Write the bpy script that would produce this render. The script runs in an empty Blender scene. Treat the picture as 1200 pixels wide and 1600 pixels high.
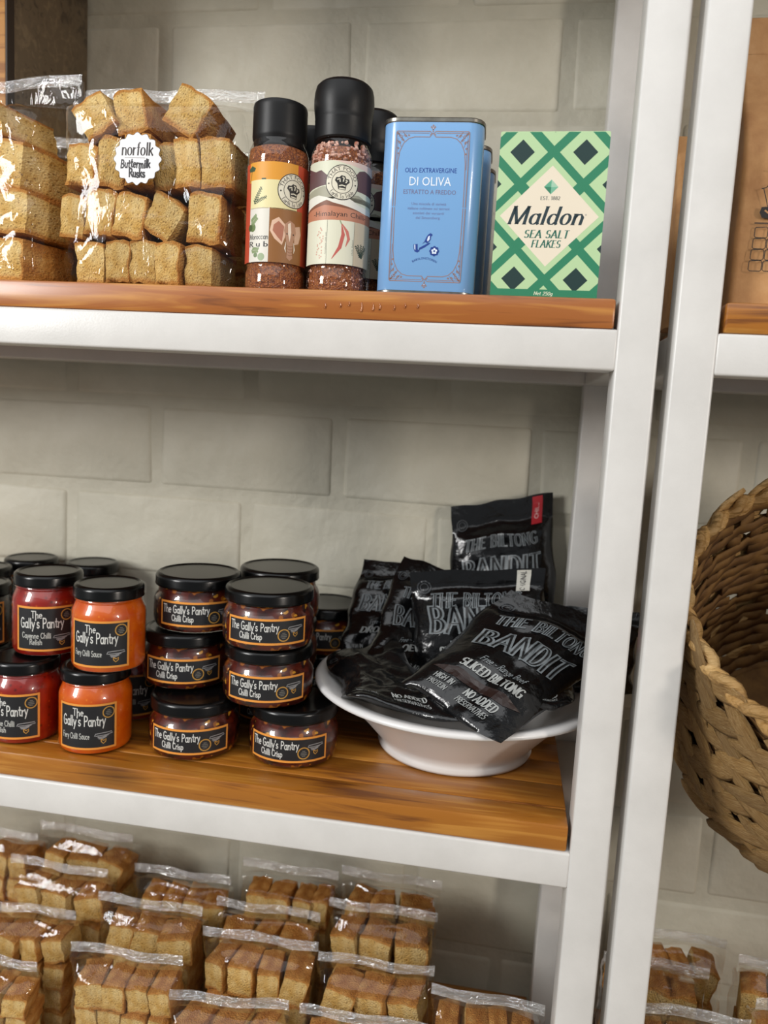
import bpy, bmesh, math, random
from mathutils import Vector, Matrix, noise
from mathutils.geometry import tessellate_polygon

# ------------------------------------------------------------------ camera
scene = bpy.context.scene
COL = scene.collection
cam_data = bpy.data.cameras.new('camera')
cam = bpy.data.objects.new('camera', cam_data)
COL.objects.link(cam)
scene.camera = cam
R_ = Vector((0.9857, 0.1592, 0.0558)); F_ = Vector((-0.1513, 0.9807, -0.1239)).normalized()
R_ = (R_ - F_ * R_.dot(F_)).normalized(); U_ = R_.cross(F_)
cam.matrix_world = Matrix(((R_.x, U_.x, -F_.x, -0.1372), (R_.y, U_.y, -F_.y, -0.7956), (R_.z, U_.z, -F_.z, -0.0956), (0, 0, 0, 1)))
cam_data.sensor_fit = 'VERTICAL'; cam_data.sensor_height = 24.0
cam_data.lens = 1209.667 / 1600 * 24.0
cam_data.clip_start = 0.02
cam_data.dof.use_dof = True
cam_data.dof.focus_distance = 0.83
cam_data.dof.aperture_fstop = 18.145 / 6.5

# ------------------------------------------------------------------ world and lights
world = bpy.data.worlds.new('room_light'); scene.world = world
world.use_nodes = True
bg = world.node_tree.nodes['Background']
bg.inputs[0].default_value = (0.90, 0.95, 1.0, 1); bg.inputs[1].default_value = 0.24

def area(name, loc, target, sx, sy, power, col):
    d = bpy.data.lights.new(name, 'AREA'); d.shape = 'RECTANGLE'; d.size = sx; d.size_y = sy
    d.energy = power; d.color = col
    o = bpy.data.objects.new(name, d); COL.objects.link(o)
    o.location = loc
    o.rotation_euler = (Vector(target) - Vector(loc)).to_track_quat('-Z', 'Y').to_euler()
    return o
area('window_light_left', (-2.6, -2.3, 0.75), (-0.3, 0.1, -0.15), 0.8, 1.1, 80, (1.0, 0.99, 0.97))
area('window_light_right', (2.6, -2.25, 0.35), (-0.1, 0.1, -0.4), 0.32, 0.65, 42, (1.0, 0.90, 0.80))
area('overhead_fill', (-0.6, -1.7, 1.5), (-0.6, -0.9, -1.0), 3.2, 2.2, 36, (0.97, 0.985, 1.0))  # added soft fill from above, standing in for ceiling bounce; no lamp there

scene.view_settings.view_transform = 'Standard'
scene.view_settings.look = 'None'
scene.view_settings.exposure = 0.0
scene.view_settings.gamma = 1.0
scene.view_settings.use_curve_mapping = False
scene.cycles.transparent_max_bounces = 28
scene.cycles.max_bounces = 8

# ------------------------------------------------------------------ material helpers
def lin(c):
    if isinstance(c, str):
        c = tuple(int(c[i:i + 2], 16) / 255 for i in (0, 2, 4))
    return tuple((x / 12.92 if x <= 0.04045 else ((x + 0.055) / 1.055) ** 2.4) for x in c) + (1.0,)

MATS = {}
def new_mat(name):
    m = bpy.data.materials.new(name); m.use_nodes = True
    return m, m.node_tree, m.node_tree.nodes['Principled BSDF']

def plain(name, col, rough=0.5, metal=0.0, coat=0.0, spec=0.5):
    if name in MATS: return MATS[name]
    m, nt, b = new_mat(name)
    b.inputs['Base Color'].default_value = lin(col); b.inputs['Roughness'].default_value = rough
    b.inputs['Metallic'].default_value = metal; b.inputs['Coat Weight'].default_value = coat
    b.inputs['Coat Roughness'].default_value = 0.05; b.inputs['Specular IOR Level'].default_value = spec
    MATS[name] = m
    return m

def ink(col, rough=0.55):
    return plain('print_' + col + ('' if rough == 0.55 else str(rough)), col, rough)

def N(nt, t, **kw):
    n = nt.nodes.new(t)
    for k, v in kw.items():
        if k in n.inputs: n.inputs[k].default_value = v
        else: setattr(n, k, v)
    return n

def ramp(nt, fac, stops):
    r = nt.nodes.new('ShaderNodeValToRGB')
    while len(r.color_ramp.elements) < len(stops): r.color_ramp.elements.new(0.5)
    for e, (p, c) in zip(r.color_ramp.elements, stops):
        e.position = p; e.color = lin(c) if not isinstance(c, (int, float)) else (c, c, c, 1)
    nt.links.new(fac, r.inputs[0])
    return r

def mapping(nt, scale, coord='Object'):
    tc = nt.nodes.new('ShaderNodeTexCoord'); mp = nt.nodes.new('ShaderNodeMapping')
    mp.inputs['Scale'].default_value = scale
    nt.links.new(tc.outputs[coord], mp.inputs['Vector'])
    return mp.outputs[0]

def bump(nt, b, height, strength, dist=0.001):
    bp = N(nt, 'ShaderNodeBump', Strength=strength, Distance=dist)
    nt.links.new(height, bp.inputs['Height']); nt.links.new(bp.outputs[0], b.inputs['Normal'])

def noise_mat(name, stops, scale, rough, bump_s=0.0, bscale=None, detail=6, coat=0.0, metal=0.0, dist=0.001, coord='Object'):
    if name in MATS: return MATS[name]
    m, nt, b = new_mat(name)
    v = mapping(nt, scale, coord)
    n = N(nt, 'ShaderNodeTexNoise', Scale=1.0, Detail=detail, Roughness=0.6)
    nt.links.new(v, n.inputs['Vector'])
    r = ramp(nt, n.outputs[0], stops)
    nt.links.new(r.outputs[0], b.inputs['Base Color'])
    b.inputs['Roughness'].default_value = rough; b.inputs['Coat Weight'].default_value = coat; b.inputs['Metallic'].default_value = metal
    b.inputs['Coat Roughness'].default_value = 0.08
    if bump_s:
        n2 = N(nt, 'ShaderNodeTexNoise', Scale=1.0, Detail=5)
        nt.links.new(mapping(nt, bscale or scale, coord), n2.inputs['Vector'])
        bump(nt, b, n2.outputs[0], bump_s, dist)
    MATS[name] = m
    return m

M_PAINT = noise_mat('white_paint', [(0.3, 'cccac6'), (0.7, 'd8d6d2')], (14, 14, 14), 0.32, 0.12, (420, 420, 420))
M_WALL = noise_mat('painted_brick', [(0.3, 'b4b09f'), (0.5, 'c3bfae'), (0.75, 'd0cdbe')], (6, 6, 6), 0.6, 0.9, (14, 14, 14), dist=0.008)
M_JOINT = noise_mat('painted_joint', [(0.3, 'b6b2a1'), (0.7, 'c6c2b1')], (9, 9, 9), 0.65, 0.6, (40, 40, 40), dist=0.006)
M_FLOOR = noise_mat('floor_concrete', [(0.3, '8d857a'), (0.7, 'a59c8f')], (5, 5, 5), 0.6, 0.2, (60, 60, 60))

def wood_mat(name, dark, mid, light, rough=0.35, coat=0.25):
    m, nt, b = new_mat(name)
    tc = nt.nodes.new('ShaderNodeTexCoord'); oi = nt.nodes.new('ShaderNodeObjectInfo')
    add = N(nt, 'ShaderNodeVectorMath', operation='ADD'); mul = N(nt, 'ShaderNodeVectorMath', operation='SCALE'); mul.inputs['Scale'].default_value = 7.0
    comb = nt.nodes.new('ShaderNodeCombineXYZ')
    for i in range(3): nt.links.new(oi.outputs['Random'], comb.inputs[i])
    nt.links.new(comb.outputs[0], mul.inputs[0]); nt.links.new(tc.outputs['Object'], add.inputs[0]); nt.links.new(mul.outputs[0], add.inputs[1])
    def sc(v):
        mp = nt.nodes.new('ShaderNodeMapping'); mp.inputs['Scale'].default_value = v; nt.links.new(add.outputs[0], mp.inputs['Vector']); return mp.outputs[0]
    warp = N(nt, 'ShaderNodeTexNoise', Scale=1.0, Detail=2); nt.links.new(sc((5, 14, 14)), warp.inputs['Vector'])
    g = N(nt, 'ShaderNodeTexNoise', Scale=1.0, Detail=7, Distortion=1.2); nt.links.new(sc((4.5, 75, 75)), g.inputs['Vector'])
    mx = N(nt, 'ShaderNodeMix'); mx.data_type = 'FLOAT'; mx.inputs[0].default_value = 0.45
    nt.links.new(g.outputs[0], mx.inputs[2]); nt.links.new(warp.outputs[0], mx.inputs[3])
    r = ramp(nt, mx.outputs[0], [(0.38, dark), (0.46, mid), (0.53, mid), (0.62, light)])
    # scattered knots
    vo = N(nt, 'ShaderNodeTexVoronoi', Scale=1.0, feature='F1'); nt.links.new(sc((3.2, 9, 9)), vo.inputs['Vector'])
    kr = ramp(nt, vo.outputs['Distance'], [(0.02, 0.35), (0.17, 1.0)])
    mc = N(nt, 'ShaderNodeMix'); mc.data_type = 'RGBA'; mc.blend_type = 'MULTIPLY'; mc.inputs[0].default_value = 0.85
    nt.links.new(r.outputs[0], mc.inputs[6]); nt.links.new(kr.outputs[0], mc.inputs[7])
    nt.links.new(mc.outputs[2], b.inputs['Base Color'])
    b.inputs['Roughness'].default_value = rough; b.inputs['Coat Weight'].default_value = coat; b.inputs['Coat Roughness'].default_value = 0.2
    bump(nt, b, g.outputs[0], 0.3, 0.0008)
    return m
M_WOOD_RED = wood_mat('oiled_wood_red', '6a3814', 'a05e26', 'bd8038')
M_WOOD_AMB = wood_mat('oiled_wood_amber', '6e3d12', 'a0641e', 'ba8034')
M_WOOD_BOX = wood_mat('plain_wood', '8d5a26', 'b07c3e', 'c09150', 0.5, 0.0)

def clear_mat(name, strength=1.0, base=0.03, rough=0.06, tint=(1, 1, 1, 1), wrinkle=0.0, wscale=(40, 40, 40), veil=0.0):
    m = bpy.data.materials.new(name); m.use_nodes = True
    nt = m.node_tree; nt.nodes.clear()
    out = nt.nodes.new('ShaderNodeOutputMaterial'); tr = N(nt, 'ShaderNodeBsdfTransparent', Color=tint)
    gl = N(nt, 'ShaderNodeBsdfGlossy', Roughness=rough); gl.inputs['Color'].default_value = (1, 1, 1, 1)
    ge = nt.nodes.new('ShaderNodeNewGeometry'); dt = N(nt, 'ShaderNodeVectorMath', operation='DOT_PRODUCT')
    nt.links.new(ge.outputs['Incoming'], dt.inputs[0]); nt.links.new(ge.outputs['Normal'], dt.inputs[1])
    ab = N(nt, 'ShaderNodeMath', operation='ABSOLUTE'); nt.links.new(dt.outputs['Value'], ab.inputs[0])
    iv = N(nt, 'ShaderNodeMath', operation='SUBTRACT'); iv.inputs[0].default_value = 1.0; nt.links.new(ab.outputs[0], iv.inputs[1])
    fr = N(nt, 'ShaderNodeMath', operation='POWER'); fr.inputs[1].default_value = 4.0; nt.links.new(iv.outputs[0], fr.inputs[0])
    ma = N(nt, 'ShaderNodeMath', operation='MULTIPLY_ADD'); ma.inputs[1].default_value = strength; ma.inputs[2].default_value = base; ma.use_clamp = True
    nt.links.new(fr.outputs[0], ma.inputs[0])
    mx = nt.nodes.new('ShaderNodeMixShader')
    nt.links.new(ma.outputs[0], mx.inputs[0]); nt.links.new(tr.outputs[0], mx.inputs[1]); nt.links.new(gl.outputs[0], mx.inputs[2])
    last = mx.outputs[0]
    if veil:
        df = N(nt, 'ShaderNodeBsdfDiffuse'); df.inputs['Color'].default_value = (0.85, 0.85, 0.84, 1)
        m2 = nt.nodes.new('ShaderNodeMixShader'); m2.inputs[0].default_value = veil
        nt.links.new(last, m2.inputs[1]); nt.links.new(df.outputs[0], m2.inputs[2]); last = m2.outputs[0]
    if wrinkle:
        nz = N(nt, 'ShaderNodeTexNoise', Scale=1.0, Detail=3, Distortion=2.0)
        nt.links.new(mapping(nt, wscale), nz.inputs['Vector'])
        bp = N(nt, 'ShaderNodeBump', Strength=wrinkle, Distance=0.004); nt.links.new(nz.outputs[0], bp.inputs['Height'])
        nt.links.new(bp.outputs[0], gl.inputs['Normal'])
    nt.links.new(last, out.inputs[0])
    MATS[name] = m
    return m
M_FILM = clear_mat('clear_film', 0.65, 0.028, 0.05, (0.985, 0.98, 0.97, 1), 0.35, (30, 30, 18))
M_SEAL = clear_mat('film_seal', 0.8, 0.30, 0.15, (0.93, 0.92, 0.91, 1), 0.9, (70, 70, 220), 0.12)
M_GLASS = clear_mat('jar_glass', 0.7, 0.035, 0.025)
M_LIDGLOSS = plain('black_lid', '070707', 0.24, coat=0.0, spec=0.36)
M_CAP = noise_mat('black_cap', [(0.3, '0e0e0f'), (0.7, '141415')], (30, 30, 30), 0.42, 0.06, (300, 300, 300))
M_CAP.node_tree.nodes['Principled BSDF'].inputs['Specular IOR Level'].default_value = 0.3
M_BOWL = plain('white_bowl', 'dedcda', 0.3, coat=0.2)

# ------------------------------------------------------------------ object helpers
def link(name, me, mat=None, parent=None, loc=None, rot=None):
    if mat is not None and not me.materials: me.materials.append(mat)
    o = bpy.data.objects.new(name, me); COL.objects.link(o)
    if parent: o.parent = parent
    if loc is not None: o.location = loc
    if rot is not None: o.rotation_euler = rot
    return o

def tag(o, label=None, cat=None, group=None, kind=None):
    if label: o['label'] = label
    if cat: o['category'] = cat
    if group: o['group'] = group
    if kind: o['kind'] = kind
    return o

def empty(name, loc, rz=0.0, label=None, cat=None, group=None):
    o = bpy.data.objects.new(name, None); COL.objects.link(o); o.empty_display_size = 0.02
    o.location = loc; o.rotation_euler = (0, 0, rz)
    return tag(o, label, cat, group)

def to_mesh(name, bm, smooth=False, angle=None):
    me = bpy.data.meshes.new(name); bm.normal_update(); bm.to_mesh(me); bm.free()
    if smooth:
        me.polygons.foreach_set('use_smooth', [True] * len(me.polygons))
        if angle: me.set_sharp_from_angle(angle=angle)
    return me

def box_mesh(name, x0, x1, y0, y1, z0, z1, bev=0.0, seg=2):
    bm = bmesh.new()
    bmesh.ops.create_cube(bm, size=1.0)
    for v in bm.verts:
        v.co = Vector(((x0 + x1) / 2 + v.co.x * (x1 - x0), (y0 + y1) / 2 + v.co.y * (y1 - y0), (z0 + z1) / 2 + v.co.z * (z1 - z0)))
    if bev: bmesh.ops.bevel(bm, geom=list(bm.edges), offset=bev, segments=seg, profile=0.5, affect='EDGES')
    return to_mesh(name, bm, bool(bev), math.radians(40))

def lathe_mesh(name, prof, seg=48, cap_bottom=True, cap_top=True, smooth=True, angle=0.7):
    bm = bmesh.new(); rings = []
    for r, z in prof:
        rings.append([bm.verts.new((r * math.sin(2 * math.pi * i / seg), -r * math.cos(2 * math.pi * i / seg), z)) for i in range(seg)])
    for a, b in zip(rings, rings[1:]):
        for i in range(seg):
            j = (i + 1) % seg
            bm.faces.new((a[i], a[j], b[j], b[i]))
    if cap_bottom: bm.faces.new(list(reversed(rings[0])))
    if cap_top: bm.faces.new(rings[-1])
    bmesh.ops.recalc_face_normals(bm, faces=bm.faces)
    return to_mesh(name, bm, smooth, angle)

def grid_mesh(name, nu, nv, fn, close_u=False, smooth=True, angle=None):
    bm = bmesh.new(); vs = []
    for j in range(nv + 1):
        vs.append([bm.verts.new(fn(i / nu, j / nv)) for i in range(nu if close_u else nu + 1)])
    w = nu
    for j in range(nv):
        for i in range(w):
            i2 = (i + 1) % nu if close_u else i + 1
            bm.faces.new((vs[j][i], vs[j][i2], vs[j + 1][i2], vs[j + 1][i]))
    return to_mesh(name, bm, smooth, angle)

def tube_mesh(name, pts, r, seg=8, closed=False):
    bm = bmesh.new(); rings = []; n = len(pts); pts = [Vector(p) for p in pts]
    for i, p in enumerate(pts):
        a = pts[(i - 1) % n] if (closed or i > 0) else p; b = pts[(i + 1) % n] if (closed or i < n - 1) else p
        t = (b - a).normalized(); ref = Vector((0, 0, 1)) if abs(t.z) < 0.9 else Vector((1, 0, 0))
        s = t.cross(ref).normalized(); q = s.cross(t)
        rr = r(i / max(1, n - 1)) if callable(r) else r
        rings.append([bm.verts.new(p + (s * math.cos(2 * math.pi * k / seg) + q * math.sin(2 * math.pi * k / seg)) * rr) for k in range(seg)])
    m = n if closed else n - 1
    for i in range(m):
        a, b = rings[i], rings[(i + 1) % n]
        for k in range(seg):
            bm.faces.new((a[k], a[(k + 1) % seg], b[(k + 1) % seg], b[k]))
    if not closed:
        bm.faces.new(rings[0]); bm.faces.new(list(reversed(rings[-1])))
    bmesh.ops.recalc_face_normals(bm, faces=bm.faces)
    return to_mesh(name, bm, True)

# ------------------------------------------------------------------ lettering
def E_(cx, cy, rx, ry, a0, a1, n=9):
    return [(cx + rx * math.cos(math.radians(a0 + (a1 - a0) * i / (n - 1))), cy + ry * math.sin(math.radians(a0 + (a1 - a0) * i / (n - 1)))) for i in range(n)]
G = {
 ' ': (.32, []), "'": (.16, [[(.08, 1.0), (.05, .78)]]), '.': (.2, [[(.08, .0), (.08, .07)]]), '-': (.4, [[(.06, .38), (.34, .38)]]),
 'A': (.72, [[(.02, 0), (.35, 1)], [(.35, 1), (.7, 0)], [(.14, .34), (.57, .34)]]),
 'B': (.62, [[(.1, 0), (.1, 1)], [(.1, 1)] + E_(.28, .76, .24, .24, 90, -90) + [(.1, .52)], [(.1, .52)] + E_(.3, .26, .27, .26, 90, -90) + [(.1, 0)]]),
 'C': (.66, [E_(.36, .5, .31, .5, 45, 315, 14)]),
 'D': (.7, [[(.1, 0), (.1, 1)], [(.1, 1)] + E_(.28, .5, .36, .5, 90, -90, 11) + [(.1, 0)]]),
 'E': (.58, [[(.1, 0), (.1, 1)], [(.1, 1), (.54, 1)], [(.1, .53), (.44, .53)], [(.1, 0), (.55, 0)]]),
 'F': (.55, [[(.1, 0), (.1, 1)], [(.1, 1), (.54, 1)], [(.1, .52), (.44, .52)]]),
 'G': (.72, [E_(.37, .5, .32, .5, 48, 300, 14), [(.62, .46), (.62, .08)], [(.4, .46), (.66, .46)]]),
 'H': (.72, [[(.1, 0), (.1, 1)], [(.62, 0), (.62, 1)], [(.1, .52), (.62, .52)]]),
 'I': (.26, [[(.13, 0), (.13, 1)]]),
 'K': (.66, [[(.1, 0), (.1, 1)], [(.58, 1), (.1, .42)], [(.26, .58), (.64, 0)]]),
 'L': (.55, [[(.1, 0), (.1, 1)], [(.1, 0), (.54, 0)]]),
 'M': (.95, [[(.08, 0), (.12, 1)], [(.12, 1), (.46, .02)], [(.46, .02), (.82, 1)], [(.82, 1), (.86, 0)]]),
 'N': (.76, [[(.1, 0), (.1, 1)], [(.1, 1), (.66, 0)], [(.66, 0), (.66, 1)]]),
 'O': (.74, [E_(.37, .5, .32, .5, 90, 450, 18)]),
 'P': (.58, [[(.1, 0), (.1, 1)], [(.1, 1)] + E_(.28, .74, .26, .26, 90, -90) + [(.1, .48)]]),
 'R': (.64, [[(.1, 0), (.1, 1)], [(.1, 1)] + E_(.28, .75, .25, .25, 90, -90) + [(.1, .5)], [(.28, .5), (.62, 0)]]),
 'S': (.56, [E_(.29, .74, .22, .26, 40, 250, 9) + E_(.28, .25, .24, .26, 75, -150, 9)]),
 'T': (.62, [[(.31, 0), (.31, 1)], [(.02, 1), (.6, 1)]]),
 'U': (.7, [[(.1, 1), (.1, .3)] + E_(.35, .27, .25, .27, 180, 360) + [(.6, 1)]]),
 'V': (.68, [[(.02, 1), (.34, 0)], [(.34, 0), (.66, 1)]]),
 'W': (.95, [[(.02, 1), (.25, 0)], [(.25, 0), (.47, .9)], [(.47, .9), (.7, 0)], [(.7, 0), (.92, 1)]]),
 'a': (.54, [E_(.26, .29, .2, .29, 50, 320, 11), [(.46, .6), (.46, .1), (.52, 0)]]),
 'b': (.54, [[(.08, 1), (.08, 0)], E_(.27, .29, .2, .29, 150, -150, 11)]),
 'c': (.48, [E_(.27, .3, .21, .3, 50, 310, 11)]),
 'd': (.56, [E_(.26, .29, .2, .29, 50, 320, 11), [(.47, 1), (.47, .1), (.53, 0)]]),
 'e': (.5, [[(.06, .32), (.45, .34)], E_(.26, .3, .2, .3, 8, 310, 12)]),
 'f': (.34, [[(.36, .94), (.26, 1), (.17, .85), (.16, 0)], [(.02, .6), (.32, .6)]]),
 'g': (.54, [E_(.26, .3, .2, .28, 50, 320, 11), [(.46, .6), (.46, -.12), (.3, -.3), (.08, -.22)]]),
 'h': (.54, [[(.08, 1), (.08, 0)], [(.08, .36), (.2, .56), (.36, .58), (.45, .42), (.45, 0)]]),
 'i': (.2, [[(.1, .6), (.1, 0)], [(.1, .78), (.1, .86)]]),
 'k': (.5, [[(.08, 1), (.08, 0)], [(.42, .6), (.08, .24)], [(.2, .36), (.46, 0)]]),
 'l': (.2, [[(.1, 1), (.1, 0)]]),
 'm': (.8, [[(.08, .6), (.08, 0)], [(.08, .38), (.18, .56), (.3, .58), (.4, .42), (.4, 0)], [(.4, .38), (.5, .56), (.62, .58), (.72, .42), (.72, 0)]]),
 'n': (.54, [[(.08, .6), (.08, 0)], [(.08, .36), (.2, .56), (.36, .58), (.46, .42), (.46, 0)]]),
 'o': (.54, [E_(.27, .3, .21, .3, 90, 450, 16)]),
 'p': (.54, [[(.08, .6), (.08, -.32)], E_(.27, .3, .2, .29, 150, -150, 11)]),
 'r': (.36, [[(.08, .6), (.08, 0)], [(.08, .34), (.2, .55), (.35, .56)]]),
 's': (.42, [E_(.22, .44, .15, .15, 40, 240, 7) + E_(.21, .15, .16, .15, 70, -150, 7)]),
 't': (.36, [[(.16, .9), (.16, .1), (.24, 0), (.34, .05)], [(.02, .6), (.32, .6)]]),
 'u': (.54, [[(.08, .6), (.08, .2), (.18, .02), (.34, .02), (.46, .2)], [(.46, .6), (.46, 0)]]),
 'v': (.48, [[(.03, .6), (.24, 0)], [(.24, 0), (.45, .6)]]),
 'w': (.7, [[(.03, .6), (.18, 0)], [(.18, 0), (.35, .55)], [(.35, .55), (.52, 0)], [(.52, 0), (.67, .6)]]),
 'y': (.5, [[(.04, .6), (.25, .04)], [(.46, .6), (.25, .04), (.12, -.3)]]),
 '0': (.58, [E_(.29, .5, .24, .5, 90, 450, 16)]), '1': (.36, [[(.06, .82), (.2, 1)], [(.2, 1), (.2, 0)]]),
 '2': (.55, [E_(.27, .73, .21, .27, 160, -40, 8) + [(.06, 0)], [(.06, 0), (.5, 0)]]),
 '5': (.55, [[(.46, 1), (.14, 1)], [(.14, 1), (.11, .56)], [(.11, .56)] + E_(.25, .31, .24, .31, 100, -140, 10)]),
 '8': (.56, [E_(.28, .75, .19, .25, 90, 450, 14), E_(.28, .26, .24, .26, 90, 450, 14)]),
}

def strip(pts, wfun):
    n = len(pts)
    if n < 2: return []
    L, Rr = [], []
    for i in range(n):
        a = pts[max(0, i - 1)]; b = pts[min(n - 1, i + 1)]
        dx, dy = b[0] - a[0], b[1] - a[1]; d = math.hypot(dx, dy) or 1e-9
        w = wfun(dx / d, dy / d, i / (n - 1)) / 2
        L.append((pts[i][0] - dy / d * w, pts[i][1] + dx / d * w)); Rr.append((pts[i][0] + dy / d * w, pts[i][1] - dx / d * w))
    return [[Rr[i], Rr[i + 1], L[i + 1], L[i]] for i in range(n - 1)]

def stroke_text(s, x, y, h, width=None, align='c', thick=0.1, thin=None, slant=0.0, serif=0.0, spacing=0.06, jitter=0.0, seed=0):
    """skeleton letters at height h; returns quads in 2-D. thin sets the weight of horizontals (a broad-nib look)"""
    rnd = random.Random(seed); adv = 0; quads = []
    thin = thick if thin is None else thin
    def wf(dx, dy, t): return thin + (thick - thin) * abs(dy) ** 1.5
    for ch in s:
        a, st = G[ch]
        jy = rnd.uniform(-jitter, jitter); js = 1 + rnd.uniform(-jitter, jitter)
        for pts in st:
            q = [(adv + px * js, py * js + jy) for px, py in pts]
            if len(q) == 2 or len(q) > 2:
                ext = thin * 0.4
                (x0, y0), (x1, y1) = q[0], q[1]; d = math.hypot(x1 - x0, y1 - y0) or 1
                q[0] = (x0 - (x1 - x0) / d * ext, y0 - (y1 - y0) / d * ext)
                (x0, y0), (x1, y1) = q[-2], q[-1]; d = math.hypot(x1 - x0, y1 - y0) or 1
                q[-1] = (x1 + (x1 - x0) / d * ext, y1 + (y1 - y0) / d * ext)
            quads += strip(q, wf)
            if serif and len(pts) == 2 and abs(pts[0][1] - pts[1][1]) > .4:
                for (px, py) in pts:
                    px = adv + px
                    quads.append([(px - serif, py - thin / 2), (px + serif, py - thin / 2), (px + serif, py + thin / 2), (px - serif, py + thin / 2)])
        adv += a + spacing
    adv -= spacing
    sx = (width / adv) if width else h
    x0 = x - (adv * sx / 2 if align == 'c' else 0)
    return [[(x0 + (px + slant * py) * sx, y + py * h) for px, py in q] for q in quads]

_fcache = {}
def font_polys(s):
    """the same string in the built-in sans typeface, size 1, left aligned"""
    if s in _fcache: return _fcache[s]
    cu = bpy.data.curves.new('lettering', 'FONT'); cu.body = s; cu.size = 1.0; cu.resolution_u = 2
    o = bpy.data.objects.new('lettering', cu); COL.objects.link(o)
    bpy.context.view_layer.update()
    dg = bpy.context.evaluated_depsgraph_get(); ev = o.evaluated_get(dg); me = ev.to_mesh()
    polys = [[(me.vertices[i].co.x, me.vertices[i].co.y) for i in p.vertices] for p in me.polygons]
    ev.to_mesh_clear(); bpy.data.objects.remove(o); bpy.data.curves.remove(cu)
    _fcache[s] = polys
    return polys

def font_text(s, x, y, width, height, align='c', slant=0.0, cap=None):
    polys = font_polys(s)
    xs = [p[0] for q in polys for p in q]; ys = [p[1] for q in polys for p in q]
    x0, x1 = min(xs), max(xs); ymax = max(ys)
    sx = width / (x1 - x0); sy = height / ymax
    ox = x - (width / 2 if align == 'c' else 0)
    return [[(ox + (px - x0) * sx + slant * py * sy, y + py * sy) for px, py in q] for q in polys]

def clip_rect(poly, x0, x1, y0, y1):
    def cut(P, f, it):
        out = []
        for i in range(len(P)):
            a, b = P[i - 1], P[i]; fa, fb = f(a), f(b)
            if fa >= 0: out.append(a) if False else None
            if (fa >= 0) != (fb >= 0):
                t = fa / (fa - fb); out.append((a[0] + (b[0] - a[0]) * t, a[1] + (b[1] - a[1]) * t))
            if fb >= 0: out.append(b)
        return out
    for f in (lambda p: p[0] - x0, lambda p: x1 - p[0], lambda p: p[1] - y0, lambda p: y1 - p[1]):
        poly = cut(poly, f, 0)
        if len(poly) < 3: return []
    return poly

def disc(cx, cy, r, n=28): return [(cx + r * math.cos(2 * math.pi * i / n), cy + r * math.sin(2 * math.pi * i / n)) for i in range(n)]
def ring(cx, cy, r, w, n=32):
    c = disc(cx, cy, r, n); return strip(c + [c[0]], lambda *_: w)
def rect(x0, x1, y0, y1): return [(x0, y0), (x1, y0), (x1, y1), (x0, y1)]
def diamond(cx, cy, r): return [(cx, cy - r), (cx + r, cy), (cx, cy + r), (cx - r, cy)]
def line(pts, w, taper=False):
    return strip(pts, (lambda dx, dy, t: w * (1 - .85 * abs(2 * t - 1) ** 2)) if taper else (lambda *_: w))
def on_arc(quads, cx, cy, r, flip=False):
    """bend a baseline text (x along, y up) round a circle"""
    out = []
    for q in quads:
        o = []
        for x, y in q:
            if not flip: a = math.pi / 2 - x / r; rr = r + y
            else: a = -math.pi / 2 + x / r; rr = r - y
            o.append((cx + rr * math.cos(a), cy + rr * math.sin(a)))
        out.append(o)
    return out

class Print:
    """flat coloured shapes in millimetres, later laid on a surface by a map (u, v, lift) -> point"""
    def __init__(s): s.items = []
    def add(s, col, polys, lay):
        if polys and isinstance(polys[0], tuple): polys = [polys]
        for p in polys:
            if len(p) >= 3: s.items.append((col, p, lay))
    def mesh(s, name, fmap, ustep=None, vstep=None, rough=0.55, lift=0.09):
        bm = bmesh.new(); cols = []
        for col, p, lay in s.items:
            if col not in cols: cols.append(col)
            vs = [bm.verts.new((x, y, lay)) for x, y in p]
            if len(p) <= 4:
                try: bm.faces.new(vs).material_index = cols.index(col)
                except ValueError: pass
            else:
                for t in tessellate_polygon([[Vector((x, y, 0)) for x, y in p]]):
                    try: bm.faces.new([vs[i] for i in t]).material_index = cols.index(col)
                    except ValueError: pass
        for step, ax in ((ustep, 0), (vstep, 1)):
            if not step: continue
            lo = min(v.co[ax] for v in bm.verts); hi = max(v.co[ax] for v in bm.verts)
            k = math.floor(lo / step) + 1
            while k * step < hi:
                co = Vector((0, 0, 0)); no = Vector((0, 0, 0)); co[ax] = k * step; no[ax] = 1
                bmesh.ops.bisect_plane(bm, geom=bm.verts[:] + bm.edges[:] + bm.faces[:], plane_co=co, plane_no=no, dist=1e-5)
                k += 1
        bm.normal_update()
        for f in bm.faces:
            if f.normal.z < 0: f.normal_flip()
        for v in bm.verts: v.co = fmap(v.co.x / 1000, v.co.y / 1000, v.co.z * lift / 1000)
        me = to_mesh(name, bm)
        for c in cols: me.materials.append(c if not isinstance(c, str) else ink(c, rough))
        return me

def cyl_map(r):
    return lambda u, v, h: Vector(((r + h) * math.sin(u / r), -(r + h) * math.cos(u / r), v))
def flat_map(y0):
    return lambda u, v, h: Vector((u, y0 - h, v))

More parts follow.
